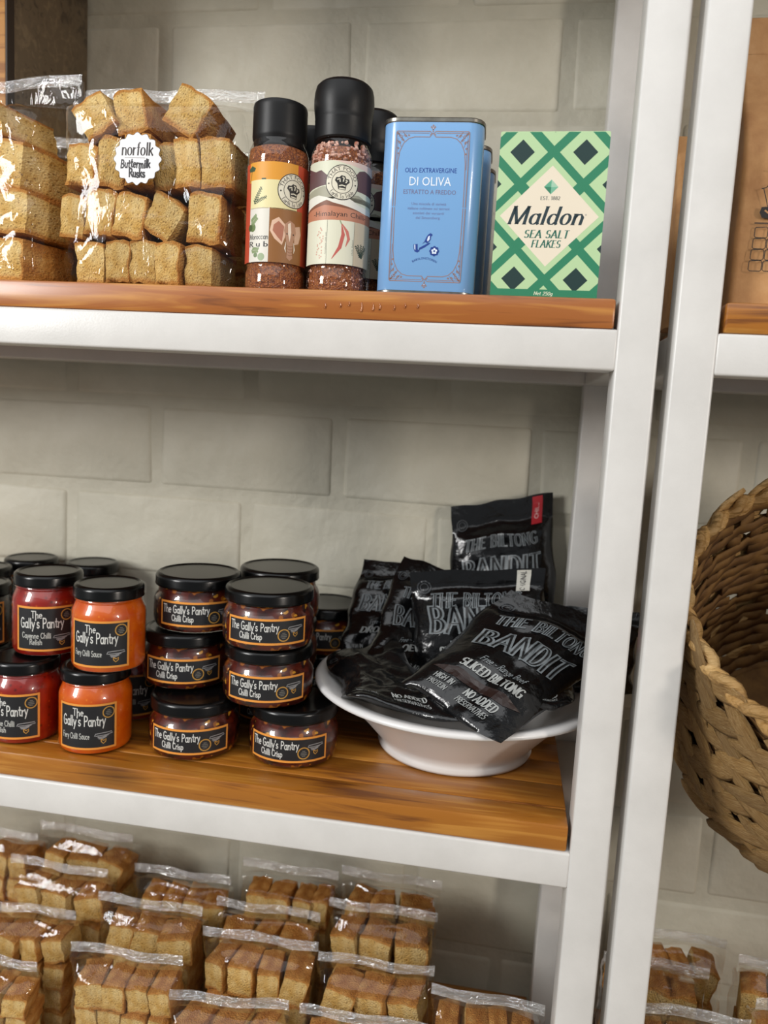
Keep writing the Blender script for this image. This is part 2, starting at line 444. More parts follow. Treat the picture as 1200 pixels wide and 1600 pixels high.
# ------------------------------------------------------------------ the setting
ZS1, ZS2, ZS3 = 0.0295, -0.5168, -0.985          # tops of the three shelf boards
D = 0.345
wall = link('wall_back', box_mesh('wall_back', -2.2, 1.5, 0.3722, 0.45, -1.45, 1.3), M_JOINT)
tag(wall, 'cream painted wall of large bricks behind the shelves', 'wall', kind='structure')
fl = link('floor', box_mesh('floor', -4.5, 4.5, -4.5, 0.45, -1.5, -1.45), M_FLOOR); tag(fl, 'plain grey floor under the shelves', 'floor', kind='structure')
rb = random.Random(4)
PX, PZ = 0.2975, 0.1415
brick_meshes = []
for k in range(6):
    bm = bmesh.new(); bmesh.ops.create_cube(bm, size=1.0)
    hw, hh = (PX - 0.014) / 2, (PZ - 0.014) / 2
    for v in bm.verts: v.co = Vector((v.co.x * 2 * hw + rb.uniform(-.003, .003), v.co.y * 0.02, v.co.z * 2 * hh + rb.uniform(-.002, .002)))
    fr = [e for e in bm.edges if all(v.co.y < 0 for v in e.verts)]
    side = [e for e in bm.edges if abs(e.verts[0].co.y - e.verts[1].co.y) > .01]
    bmesh.ops.bevel(bm, geom=fr + side, offset=0.008, segments=3, profile=0.5, affect='EDGES')
    brick_meshes.append(to_mesh('brick', bm, True, math.radians(60)))
    brick_meshes[-1].materials.append(M_WALL)
z0 = -0.0938; row = -10
for row in range(-10, 9):
    zc = z0 + row * PZ + PZ / 2
    # staggered vertical joints as seen between the shelves
    off = -0.6901 if row % 2 else -0.5373
    i0 = -5
    for i in range(i0, 7):
        xc = off + i * PX + PX / 2
        if xc < -2.0 or xc > 1.3: continue
        b = link('brick', brick_meshes[rb.randrange(6)], None, wall, (xc, 0.3795 + rb.uniform(-.001, .0015), zc))
        if rb.random() < .5: b.rotation_euler = (0, math.pi, 0)

# ------------------------------------------------------------------ shelving frames
def shelf_unit(label, x0, x1, rails, zlow=-1.45, ztop=0.66):
    """white square-tube frame: x0/x1 outer faces; rails = heights of the rail tops"""
    root = empty('shelf_unit', ((x0 + x1) / 2, 0, -1.45), 0, label, 'shelving')
    ox, oz = -(x0 + x1) / 2, 1.45
    def bar(name, a, b, c, d, e, f):
        return link(name, box_mesh(name, a + ox, b + ox, c, d, e + oz, f + oz, 0.0028, 3), M_PAINT, root)
    for xa in (x0, x1 - 0.04):
        for ya in (0.0, D - 0.04): bar('post', xa, xa + .04, ya, ya + .04, zlow, ztop)
    for z in rails:
        e = 0.0006
        bar('rail', x0 + .039, x1 - .039, 0.0 + e, .04, z - .04, z); bar('rail', x0 + .039, x1 - .039, D - .04, D - e, z - .04, z)
        bar('rail', x0 + e, x0 + .04 - e, .039, D - .039, z - .04, z); bar('rail', x1 - .04 + e, x1 - e, .039, D - .039, z - .04, z)
    return root
ZR3 = ZS3 - 0.0295
unitA = shelf_unit('white square-tube steel shelving frame holding the jars, bowl and rusks', -1.42, 0.0, [0.546, 0.0, -0.5463, ZR3])
unitB = shelf_unit('white square-tube steel shelving frame at the right edge, beside the woven basket', 0.0137, 1.2, [0.546, 0.0, ZR3])

def shelf_board(label, x0, x1, ztop, mat, seed, depth=D - 0.004, y0=0.002):
    root = empty('shelf_board', ((x0 + x1) / 2, y0, ztop - 0.0293), 0, label, 'shelf board')
    rnd = random.Random(seed); y = 0.0; hw = (x1 - x0) / 2
    widths = [0.036, 0.052, 0.058, 0.05, 0.06, 0.055]; tot = sum(widths); k = depth / tot
    for i, w in enumerate(widths):
        w *= k
        dz = 0 if i == 0 else rnd.uniform(-.0004, 0)
        me = box_mesh('plank', -hw, hw, 0.0002, w - .0002, 0, 0.0293 + dz, 0.0018 if i else 0.003, 2)
        link('plank', me, mat, root, (0, y, 0)); y += w
    return root
shelf_board('reddish oiled wooden shelf board carrying the rusk bags, spice grinders and oil tins', -1.376, -0.0435, ZS1, M_WOOD_RED, 1)
shelf_board('amber oiled wooden shelf board under the sauce jars and white bowl', -1.376, -0.0435, ZS2, M_WOOD_AMB, 2)
shelf_board('wooden board of the lowest shelf under the many small rusk bags', -1.376, -0.0435, ZS3, M_WOOD_AMB, 3)
shelf_board('amber wooden shelf board at the right edge under the brown paper bags', 0.0585, 1.156, ZS1, M_WOOD_AMB, 4)
shelf_board('wooden board of the lowest shelf in the right-hand unit below the basket', 0.0585, 1.156, ZS3, M_WOOD_AMB, 5)
shelf_board('wooden shelf board of the top shelf above the picture, left unit', -1.376, -0.0435, 0.5755, M_WOOD_RED, 6)
shelf_board('wooden shelf board of the top shelf above the picture, right unit', 0.0585, 1.156, 0.5755, M_WOOD_AMB, 7)

# dried varnish drips on the edge of the first board
M_DRIP = noise_mat('varnish_drip', [(0.3, 'a05826'), (0.7, 'b26a30')], (20, 80, 80), 0.15, coat=0.8)
dr = random.Random(8)
board1 = [o for o in bpy.data.objects if o.name.startswith('shelf_board')][0]
bx = board1.location
for x in (-.334, -.318, -.309, -.296, -.284, -.277, -.262, -.251, -.238):
    ln = dr.uniform(.004, .010); zt = .0185 - dr.uniform(0, .003)
    pts = [(x - bx.x + .0012 * math.sin(t * 3), -.0001, zt - ln * t) for t in [q / 7 for q in range(8)]]
    link('varnish_drip', tube_mesh('varnish_drip', pts, lambda t: .0004 + .0007 * t, 6), M_DRIP, board1)

# ------------------------------------------------------------------ sauce jars
def speckle_mat(name, base, spots, sscale=260.0, thr=(0.10, 0.2), rough=0.3, base2=None):
    """wet paste: smooth base with flecks of other colours"""
    m, nt, b = new_mat(name)
    v = mapping(nt, (1, 1, 1))
    nz = N(nt, 'ShaderNodeTexNoise', Scale=55.0, Detail=4); nt.links.new(v, nz.inputs['Vector'])
    r0 = ramp(nt, nz.outputs[0], [(0.35, base), (0.65, base2 or base)])
    prev = r0.outputs[0]
    for i, (col, sc, t0, t1, dens) in enumerate(spots):
        vo = N(nt, 'ShaderNodeTexVoronoi', Scale=sc); vo.feature = 'F1'
        of = N(nt, 'ShaderNodeVectorMath', operation='ADD'); of.inputs[1].default_value = (i * 3.1, i * 1.7, i)
        nt.links.new(v, of.inputs[0]); nt.links.new(of.outputs[0], vo.inputs['Vector'])
        rr = ramp(nt, vo.outputs['Distance'], [(t0, 1.0), (t1, 0.0)])
        sel = N(nt, 'ShaderNodeSeparateColor'); nt.links.new(vo.outputs['Color'], sel.inputs[0])
        gt = N(nt, 'ShaderNodeMath', operation='LESS_THAN'); gt.inputs[1].default_value = dens; nt.links.new(sel.outputs[0], gt.inputs[0])
        mu = N(nt, 'ShaderNodeMath', operation='MULTIPLY'); nt.links.new(rr.outputs[0], mu.inputs[0]); nt.links.new(gt.outputs[0], mu.inputs[1])
        mx = N(nt, 'ShaderNodeMix'); mx.data_type = 'RGBA'; nt.links.new(mu.outputs[0], mx.inputs[0]); nt.links.new(prev, mx.inputs[6])
        mx.inputs[7].default_value = lin(col); prev = mx.outputs[2]
    nt.links.new(prev, b.inputs['Base Color']); b.inputs['Roughness'].default_value = rough
    bump(nt, b, nz.outputs[0], 0.3, 0.001)
    return m
M_ORANGE = speckle_mat('orange_sauce', 'c24a02', [('6b2406', 330, .1, .2, .2), ('d8781a', 200, .1, .3, .2)], base2='d06006')
M_RED = speckle_mat('red_relish', '7c1005', [('b8480c', 210, .15, .3, .14), ('520a04', 160, .1, .4, .25)], base2='931a08')
M_CRISP, _nt, _b = new_mat('chilli_crisp')
_prev = ramp(_nt, N(_nt, 'ShaderNodeTexNoise', Scale=70.0, Detail=3).outputs[0], [(.4, '1a0503'), (.62, '48120a')]).outputs[0]
_v = mapping(_nt, (1, 1, 1))
for _n in [n for n in _nt.nodes if n.type == 'TEX_NOISE']: _nt.links.new(_v, _n.inputs['Vector'])
for _col, _sc, _t, _off in (('521606', 80, .55, 3.0), ('94540e', 95, .63, 7.0), ('c98f28', 125, .665, 11.0)):
    _a = N(_nt, 'ShaderNodeVectorMath', operation='ADD'); _a.inputs[1].default_value = (_off, _off * .7, _off * .3); _nt.links.new(_v, _a.inputs[0])
    _z = N(_nt, 'ShaderNodeTexNoise', Scale=_sc, Detail=1.5); _nt.links.new(_a.outputs[0], _z.inputs['Vector'])
    _r = ramp(_nt, _z.outputs[0], [(_t, 0.0), (_t + .03, 1.0)])
    _m = N(_nt, 'ShaderNodeMix'); _m.data_type = 'RGBA'; _nt.links.new(_r.outputs[0], _m.inputs[0]); _nt.links.new(_prev, _m.inputs[6]); _m.inputs[7].default_value = lin(_col); _prev = _m.outputs[2]
_nt.links.new(_prev, _b.inputs['Base Color']); _b.inputs['Roughness'].default_value = .35
M_DARK = speckle_mat('dark_relish', '1d0d07', [('5b2a10', 150, .2, .4, .3)], base2='2b130a')

ORANGE_EDGE, SLATE, CHALK, GOLD = 'e2953f', '1c1d20', 'cfcfca', 'b98a3e'
def chilli_sketch(P, x, y, s, lay):
    P.add('8f8f90', line([(x - 9 * s, y + 2.2 * s), (x - 8 * s, y + 4.6 * s), (x - 2 * s, y + 5.2 * s), (x + 8 * s, y + 5.6 * s), (x + 9 * s, y + 4 * s), (x + 3 * s, y + 2.8 * s), (x - 8 * s, y + 2.4 * s)], .9 * s), lay)
    P.add('8f8f90', line([(x - 6 * s, y + .8 * s), (x - 1 * s, y + .9 * s), (x + 5 * s, y + 2.6 * s)], 1.3 * s), lay)
    P.add('8f8f90', line([(x - 5 * s, y - .6 * s), (x - 1 * s, y - .6 * s), (x + 3 * s, y + 1.0 * s)], 1.2 * s), lay)
    P.add(GOLD, line([(x - 2.6 * s, y - 1.2 * s), (x - 2.4 * s, y - 4 * s), (x - .3 * s, y - 6.2 * s), (x + 2.2 * s, y - 4 * s), (x + 2.4 * s, y - 1.6 * s), (x, y - 3 * s), (x - 2.6 * s, y - 1.2 * s)], 1.0 * s), lay)
def round_stamp(P, x, y, r, lay):
    P.add(SLATE, disc(x, y, r), lay); P.add(GOLD, ring(x, y, r, r * .2), lay + 1)
    for k, w in ((.38, .5), (.08, .9), (-.22, 1.0), (-.5, .6)):
        P.add('6e6c66', rect(x - r * .55 * w, x + r * .55 * w, y + r * k - r * .07, y + r * k + r * .07), lay + 1)

def tall_label(sub):
    P = Print(); w, h = 72, 56
    P.add(ORANGE_EDGE, rect(-w / 2, w / 2, 0, h), 1); P.add(SLATE, rect(-w / 2 + 2.6, w / 2 - 2.6, 2.6, h - 2.6), 2)
    P.add(CHALK, stroke_text('The', -9, 42, 8.5, 13, thick=.13), 3)
    P.add(CHALK, stroke_text("Gally's Pantry", -3.5, 29.5, 12, 52, thick=.14, jitter=.03, seed=3), 3)
    for i, s in enumerate(sub):
        P.add('b9bab4', stroke_text(s, -13 if len(sub) == 1 else -10, (13.5 if len(sub) == 1 else 16.5) - i * 8, 6.6, min(35, 2.5 * len(s)), thick=.14, jitter=.03), 3)
    chilli_sketch(P, 20.5, 14, 1.15, 3); round_stamp(P, 26, 45, 6.6, 3)
    return P
def low_label():
    P = Print(); w, h = 101, 31
    P.add(ORANGE_EDGE, rect(-w / 2, w / 2, 0, h), 1); P.add(SLATE, rect(-w / 2 + 2.4, w / 2 - 2.4, 2.6, h - 2.6), 2)
    P.add(CHALK, stroke_text("The Gally's Pantry", -16, 16.5, 9.3, 60, thick=.14, jitter=.03, seed=5), 3)
    P.add(CHALK, stroke_text('Chilli Crisp', -19, 6.5, 7.2, 28, thick=.15, jitter=.03, seed=2), 3)
    round_stamp(P, 20, 11.5, 6.8, 3); chilli_sketch(P, 35, 15.5, 1.1, 3)
    return P

TALL = dict(H=.102, r=.0435, lid=.041, z0=.020, neck=.038)
LOW = dict(H=.0702, r=.0555, lid=.0535, z0=.0085, neck=.0495)
SMALL = dict(H=.0838, r=.042, lid=.040, z0=.014, neck=.037)
def jar_meshes(spec, P, tagname):
    H, r, rl, nk = spec['H'], spec['r'], spec['lid'], spec['neck']
    zl = H - 0.0155
    if spec is LOW:
        prof = [(r - .008, .0008), (r - .003, .003), (r - .0006, .008), (r, .014), (r, H * .50), (r - .002, H * .58), (r - .0055, H * .65), (nk + .0005, H * .70), (nk, H * .74), (nk + .0012, H * .755), (nk, H * .772), (nk, H * .80)]
    else:
        prof = [(r - .007, .0008), (r - .002, .0025), (r, .007), (r, H * .66), (r - .001, H * .70), (r - .003, H * .745), (nk + .0008, H * .785), (nk, H * .80), (nk + .0012, H * .815), (nk, H * .83), (nk, H * .86)]
    glass = lathe_mesh('glass', prof, 56, True, False)
    inner = [(max(.001, a - .0011), max(b, .0022)) for a, b in prof]
    inner[-1] = (inner[-1][0], inner[-1][1] - .002)
    cont = lathe_mesh('contents', inner, 48, True, True)
    lid = lathe_mesh('lid', [(rl - .0015, zl - .0005), (rl, zl), (rl + .0004, zl + .0015), (rl, zl + .003), (rl, zl + .0105), (rl - .0008, zl + .0132), (rl - .0026, zl + .0147), (rl - .0045, zl + .0155), (rl - .0062, zl + .0149), (rl - .0072, zl + .0140), (.001, zl + .0140)], 64, True, True, angle=.6)
    lab = P.mesh('label', (lambda f, z: lambda u, v, h: f(u, v, h) + Vector((0, 0, z)))(cyl_map(r + .00025), spec['z0'] / 1), 3.0, None, 0.45)
    for me, mt in ((glass, M_GLASS), (lid, M_LIDGLOSS)): me.materials.append(mt)
    return glass, cont, lid, lab
TALL['z0'] = 0.0085; LOW['z0'] = 0.0105; SMALL['z0'] = 0.006
JM = {}
def jar(kind, x, y, level_z, label, group, face=0.10):
    """face: how far the label is turned to the left of the aisle"""
    if kind not in JM:
        spec, P, mat = {'orange': (TALL, lambda: tall_label(['Fiery Chilli Sauce']), M_ORANGE), 'red': (TALL, lambda: tall_label(['Cayenne Chilli', 'Relish']), M_RED),
                        'crisp': (LOW, low_label, M_CRISP), 'dark': (SMALL, lambda: tall_label(['Chilli Relish']), M_DARK)}[kind]
        JM[kind] = (jar_meshes(spec, P(), kind), mat)
    (g, c, l, lb), mat = JM[kind]
    face = math.atan2(-.1372 - x, y + .7956) - face
    root = empty({'orange': 'sauce_jar', 'red': 'relish_jar', 'crisp': 'chilli_crisp_jar', 'dark': 'dark_relish_jar'}[kind], (x, y, level_z), face, label, 'jar', group)
    for nm, me in (('contents', c), ('glass', g), ('lid', l), ('label', lb)):
        o = link(nm, me, mat if nm == 'contents' else None, gl if nm == 'label' else root)
        if nm == 'glass': gl = o
    return root
GJ = 'jars of chilli sauces and relishes'
z1 = ZS2; ZT = ZS2 + TALL['H']; ZL1 = ZS2 + LOW['H']; ZL2 = ZS2 + 2 * LOW['H']; ZD = ZS2 + SMALL['H']
jar('orange', -.6143, .0575, z1, 'bottom jar of orange chilli sauce at the shelf front, under the other orange jar', GJ, .26)
jar('orange', -.5985, .0580, ZT, 'upper jar of orange chilli sauce, stacked on another orange jar', GJ, .28)
jar('red', -.7110, .0600, z1, 'bottom jar of red relish at the left edge, cut off by the frame', GJ, .45)
jar('red', -.6980, .0900, ZT, 'upper jar of red relish beside the upper orange jar, whole label showing', GJ, .12)
jar('red', -.6185, .1635, z1, 'dark red jar peeping out behind the bottom orange jar', GJ, .1)
jar('red', -.7070, .1640, z1, 'red jar in the shade behind the two bottom sauce jars', GJ, .1)
jar('crisp', -.4970, .0850, z1, 'bottom chilli crisp jar of the left stack, standing on the board', GJ, .13)
jar('crisp', -.5260, .1250, ZL1, 'middle chilli crisp jar of the left stack', GJ, .11)
jar('crisp', -.5160, .1330, ZL2, 'top chilli crisp jar of the left stack, its lid against the wall', GJ, .0)
jar('crisp', -.3730, .0990, z1, 'bottom chilli crisp jar next to the white bowl', GJ, .13)
jar('crisp', -.4080, .0970, ZL1, 'middle chilli crisp jar of the right stack', GJ, .05)
jar('crisp', -.4090, .0930, ZL2, 'top chilli crisp jar of the right stack, nearest and sharpest lid', GJ, .03)
for k in range(3):
    jar('crisp', -.4310, .2085, z1 + k * LOW['H'], ['bottom chilli crisp jar hidden behind the right stack', 'middle chilli crisp jar hidden behind the right stack', 'chilli crisp jar whose lid shows just behind the topmost jar of the right stack'][k], GJ, .1)
for k in range(2):
    jar('crisp', -.3870, .3138, z1 + k * LOW['H'], ['lower chilli crisp jar at the wall behind the stacks', 'dark chilli crisp jar at the wall, lid showing left of the black snack bags'][k], GJ)
for k in range(2):
    jar('crisp', -.5480, .2500, z1 + k * LOW['H'], ['lower chilli crisp jar in the dark behind the left stack', 'chilli crisp jar whose grey lid shows between orange jar and left stack'][k], GJ)
dk = [(-.8700, .314, 'at the back left by the wall'), (-.7690, .3200, 'at the back, between red and orange jars'), (-.8900, .225, 'half cut off by the left frame edge'), (-.8290, .135, 'left of the upper red relish jar')]
for i, (x, y, t) in enumerate(dk):
    for k in range(2):
        jar('dark', x, y, z1 + k * SMALL['H'], ('lower' if k == 0 else 'upper') + ' dark jar with black lid ' + t, 'dark jars at the back left')

# ------------------------------------------------------------------ bowl
def bowl():
    c = (-.178, .181, ZS2)
    root = empty('serving_bowl', c, 0, 'wide white plastic bowl heaped with black snack bags', 'bowl')
    out = [(.094, .0004), (.0985, .0015), (.1000, .005), (.0985, .009), (.098, .013), (.108, .024), (.124, .042), (.140, .058), (.154, .070), (.164, .077), (.176, .0815), (.183, .083), (.1855, .085), (.1855, .088), (.183, .0905), (.178, .0905), (.165, .0868), (.154, .081), (.138, .067), (.120, .047), (.104, .028), (.094, .018), (.05, .0165), (.001, .0165)]
    link('bowl_body', lathe_mesh('bowl_body', out, 96, True, True, angle=1.2), M_BOWL, root)
bowl()

# ------------------------------------------------------------------ black snack pouches
M_POUCH = noise_mat('black_pouch', [(0.3, '0b0b0c'), (0.7, '121213')], (30, 30, 30), 0.15, 0.5, (60, 60, 60), coat=0.12, dist=0.004)
M_POUCH.node_tree.nodes['Principled BSDF'].inputs['Specular IOR Level'].default_value = 0.5
M_WINDOW = clear_mat('pouch_window', 0.9, 0.03, 0.05, (0.30, 0.20, 0.16, 1), 0.5, (60, 60, 60))
M_MEAT = noise_mat('dried_meat', [(0.35, '2a100a'), (0.6, '4e2216')], (60, 60, 60), 0.6)
SILVER = '777d80'
def pouch(label, c, thick, seed, sub=None, tagcol=None, scale=1.0, wr=1.0, words=True, stem=None):
    TL, TR, BL, BR = [Vector(q) for q in c]
    cen = (TL + TR + BL + BR) / 4
    nrm = (TR - TL).cross(TL - BL).normalized()
    if nrm.y > 0: nrm = -nrm
    w = ((TR - TL).length + (BR - BL).length) / 2; h = ((TL - BL).length + (TR - BR).length) / 2
    root = empty('snack_pouch', cen, 0, label, 'snack bag', 'black snack pouches in the bowl')
    so = Vector((seed * 3.7, seed * 1.3, seed * 2.1))
    eu = (TR - TL).normalized(); ev = (TL - BL).normalized()
    def base(s, t): return (BL * (1 - s) + BR * s) * (1 - t) + (TL * (1 - s) + TR * s) * t
    def prof(s, t):
        a = max(0.0, 1 - abs(2 * s - 1) ** 2.6); b = 1.0
        if t > .74: b = max(0.0, 1 - ((t - .74) / .12)) ** 1.0 if t < .86 else 0.0
        elif t < .25: b = max(0.0, t / .25) ** .55
        b = b * b * (3 - 2 * b) if t > .74 else b
        return (a ** .7) * b
    def surf(s, t, side, lift=0.0):
        p = base(s, t); k = prof(s, t)
        p = p + eu * (noise.noise(Vector((s * 2.0, t * 5.0, 2.0)) + so) * .007 * wr) + ev * (noise.noise(Vector((s * 4.0, t * 2.0, 6.0)) + so) * .006 * wr)
        q = Vector((s * w * 14, t * h * 14, side * 5.0)) + so
        wk = (noise.noise(q) * .0045 + abs(noise.noise(q * 2.1 + Vector((4, 2, 1)))) * .0062 + abs(noise.noise(q * 4.3 + Vector((7, 2, 1)))) * .0032) * wr
        sag = -.010 * math.sin(math.pi * t) * wr + noise.noise(Vector((s * 2.2, t * 2.2, 0)) + so) * .010 * wr
        rid = math.sin((t - .88) * 260) * .0006 if t > .88 else 0.0
        edge = min(1.0, min(s, 1 - s) * 12)
        d = k * thick * (1 if side > 0 else -.55) + wk * (k * 1.0 + .12) * side * edge + sag + rid + side * .0004
        return p + nrm * (d + lift) - cen
    bm = bmesh.new(); nu, nv = 30, 44; V = {}
    for side in (1, -1):
        for i in range(nu + 1):
            for j in range(nv + 1):
                V[side, i, j] = bm.verts.new(surf(i / nu, j / nv, side))
    for side in (1, -1):
        for i in range(nu):
            for j in range(nv):
                f = [V[side, i, j], V[side, i + 1, j], V[side, i + 1, j + 1], V[side, i, j + 1]]
                bm.faces.new(f if side > 0 else f[::-1])
    for i in range(nu):
        bm.faces.new((V[1, i, nv], V[1, i + 1, nv], V[-1, i + 1, nv], V[-1, i, nv])); bm.faces.new((V[-1, i, 0], V[-1, i + 1, 0], V[1, i + 1, 0], V[1, i, 0]))
    for j in range(nv):
        bm.faces.new((V[1, 0, j], V[1, 0, j + 1], V[-1, 0, j + 1], V[-1, 0, j])); bm.faces.new((V[-1, nu, j], V[-1, nu, j + 1], V[1, nu, j + 1], V[1, nu, j]))
    bmesh.ops.recalc_face_normals(bm, faces=bm.faces)
    po = link('pouch', to_mesh('pouch', bm, True, 1.2), M_POUCH, root)
    if not words: return root
    P = Print(); full = words != 'small'; W, Hh = 100.0, 100.0 * h / w          # print area in hundredths of the width
    def outl(s, y, hh, wd, th=.20):
        P.add(SILVER, stroke_text(s, 50, y, hh, wd, thick=th + .1, thin=.13, serif=.15, spacing=.1), 2)
        P.add('101011', stroke_text(s, 50, y, hh, wd, thick=th * .5, thin=.03, spacing=.1), 3)
    if full: outl('THE BILTONG', Hh * .675, 10.5, 70, .16); outl('BANDIT', Hh * .465, 19, 74)
    if full: P.add(SILVER, stroke_text('Free - Range Beef', 50, Hh * .335, 5, 44, thick=.12, slant=.2), 2)
    if sub: P.add('9a9d9b', stroke_text(sub, 50, Hh * .255, 7.5, 60, thick=.26, thin=.1, serif=.12), 2)
    P.add('888b8a', stroke_text('HIGH IN', 22, Hh * .115, 4.5, 17, thick=.22, thin=.14), 2); P.add('888b8a', stroke_text('PROTEIN', 22, Hh * .070, 3.8, 17, thick=.18, thin=.12), 2)
    P.add('9a9d9b', stroke_text('NO ADDED', 60, Hh * .115, 6, 33, thick=.24, thin=.12), 2); P.add('888b8a', stroke_text('PRESERVATIVES', 60, Hh * .065, 4.2, 33, thick=.2, thin=.12), 2)
    if seed == 5: P.add('24140f', [(6, Hh * .19), (22, Hh * .232), (48, Hh * .222), (70, Hh * .232), (90, Hh * .20), (76, Hh * .175), (50, Hh * .170), (18, Hh * .165)], 1)
    P.add('3a3d40', ring(10, Hh * .86, 5, 1.0), 2); P.add('3a3d40', ring(10, Hh * .86, 3, .8), 2)
    if tagcol:
        P.add(tagcol, rect(80, 90, Hh * .80, Hh * .985), 2)
        tq = font_text('CHILLI' if tagcol == 'a3222b' else 'ORIGINAL', 0, -1.5, 15, 4)
        P.add('d9b9b6' if tagcol == 'a3222b' else '33353a', [[(85 - y, Hh * .89 + x) for x, y in q] for q in tq], 3)
    def pm(u, v, lift): return surf(u / .1, v / (Hh / 1000), 1, lift * 6 + .0004)
    me = P.mesh('print', pm, 4.0, 4.0, 0.4)
    link('print', me, None, po)
    return root
PB4 = [(-.2521, .205, -.2985), (-.0798, .205, -.2775), (-.2320, .175, -.4480), (-.0690, .175, -.4210)]
PB3 = [(-.2681, .262, -.2881), (-.1506, .275, -.3272), (-.3019, .125, -.4370), (-.2020, .205, -.4560)]
PB2 = [(-.3328, .30, -.3001), (-.2266, .312, -.3140), (-.345, .20, -.4270), (-.2409, .25, -.4480)]
pouch('black pouch with a red tag standing upright against the wall behind the bowl', [(-.213, .350, -.226), (-.067, .350, -.194), (-.200, .313, -.435), (-.050, .313, -.396)], .016, 1, 'SLICED BILTONG', 'a3222b', wr=.7)
pouch('black pouch at the left back of the bowl, leaning, top seal up', PB2, .017, 2, 'DROEWORS')
pouch('black pouch in the middle of the bowl with a white tag on its top corner', PB4, .013, 4, 'SLICED BILTONG', 'c9c7bd', wr=.6)
pouch('black pouch printed droewors, tilted, left of the frontmost pouch', PB3, .015, 3, 'DROEWORS')
pouch('crumpled black pouch lying low over the left rim of the bowl', [(-.350, .17, -.412), (-.27, .19, -.388), (-.298, .032, -.414), (-.155, .008, -.413)], .012, 6, None, wr=1.2, words='small')
pouch('crumpled black pouch low at the right of the bowl under the frontmost one', [(-.112, .13, -.388), (-.040, .14, -.376), (-.105, .025, -.412), (-.047, .058, -.402)], .011, 7, None, words='small')
pouch('black pouch at the right back of the bowl beside the post', [(-.06, .26, -.341), (.054, .26, -.336), (-.059, .2, -.439), (.045, .2, -.432)], .014, 8, None, words=False)
pouch('frontmost black pouch printed sliced biltong, hanging over the bowl rim', [(-.123, .15, -.298), (.043, .16, -.341), (-.236, .05, -.395), (-.12, -.012, -.429)], .020, 5, 'SLICED BILTONG', 'a3222b')

# ------------------------------------------------------------------ rusks and their clear bags
def rusk_mat():
    m, nt, b = new_mat('rusk')
    at = N(nt, 'ShaderNodeAttribute', attribute_name='crust')
    v = mapping(nt, (1, 1, 1)); oi = nt.nodes.new('ShaderNodeObjectInfo')
    n1 = N(nt, 'ShaderNodeTexNoise', Scale=2.6, Detail=5); nt.links.new(v, n1.inputs['Vector'])
    crumb = ramp(nt, n1.outputs[0], [(0.3, 'd2a456'), (0.5, 'e2bc76'), (0.72, 'ecd094')])
    crust = ramp(nt, n1.outputs[0], [(0.3, 'aa6a2c'), (0.55, 'c88d48'), (0.75, 'dcae6c')])
    vo = N(nt, 'ShaderNodeTexVoronoi', Scale=11.0); nt.links.new(v, vo.inputs['Vector'])
    pore = ramp(nt, vo.outputs['Distance'], [(0.11, '84592a'), (0.30, 'ffffff')])
    mp = N(nt, 'ShaderNodeMix'); mp.data_type = 'RGBA'; mp.blend_type = 'MULTIPLY'; mp.inputs[0].default_value = 0.55
    nt.links.new(crumb.outputs[0], mp.inputs[6]); nt.links.new(pore.outputs[0], mp.inputs[7])
    n3 = N(nt, 'ShaderNodeTexNoise', Scale=5.0, Detail=4); nt.links.new(v, n3.inputs['Vector'])
    ad = N(nt, 'ShaderNodeMath', operation='MULTIPLY_ADD'); ad.inputs[1].default_value = .5; nt.links.new(n3.outputs[0], ad.inputs[0]); nt.links.new(at.outputs['Fac'], ad.inputs[2])
    fr = ramp(nt, ad.outputs[0], [(0.55, 0.0), (0.85, 1.0)])
    mx = N(nt, 'ShaderNodeMix'); mx.data_type = 'RGBA'
    nt.links.new(fr.outputs[0], mx.inputs[0]); nt.links.new(mp.outputs[2], mx.inputs[6]); nt.links.new(crust.outputs[0], mx.inputs[7])
    hs = N(nt, 'ShaderNodeHueSaturation'); sc = N(nt, 'ShaderNodeMapRange'); sc.inputs[3].default_value = .88; sc.inputs[4].default_value = 1.08
    nt.links.new(oi.outputs['Random'], sc.inputs[0]); nt.links.new(sc.outputs[0], hs.inputs['Value']); nt.links.new(mx.outputs[2], hs.inputs['Color'])
    nt.links.new(hs.outputs[0], b.inputs['Base Color']); b.inputs['Roughness'].default_value = 0.8; b.inputs['Specular IOR Level'].default_value = .2
    n4 = N(nt, 'ShaderNodeTexNoise', Scale=22.0, Detail=4); nt.links.new(v, n4.inputs['Vector'])
    av = N(nt, 'ShaderNodeMath', operation='ADD'); nt.links.new(n4.outputs[0], av.inputs[0]); nt.links.new(pore.outputs[0], av.inputs[1])
    bump(nt, b, av.outputs[0], 0.55, 0.03)
    return m
M_RUSK = rusk_mat()
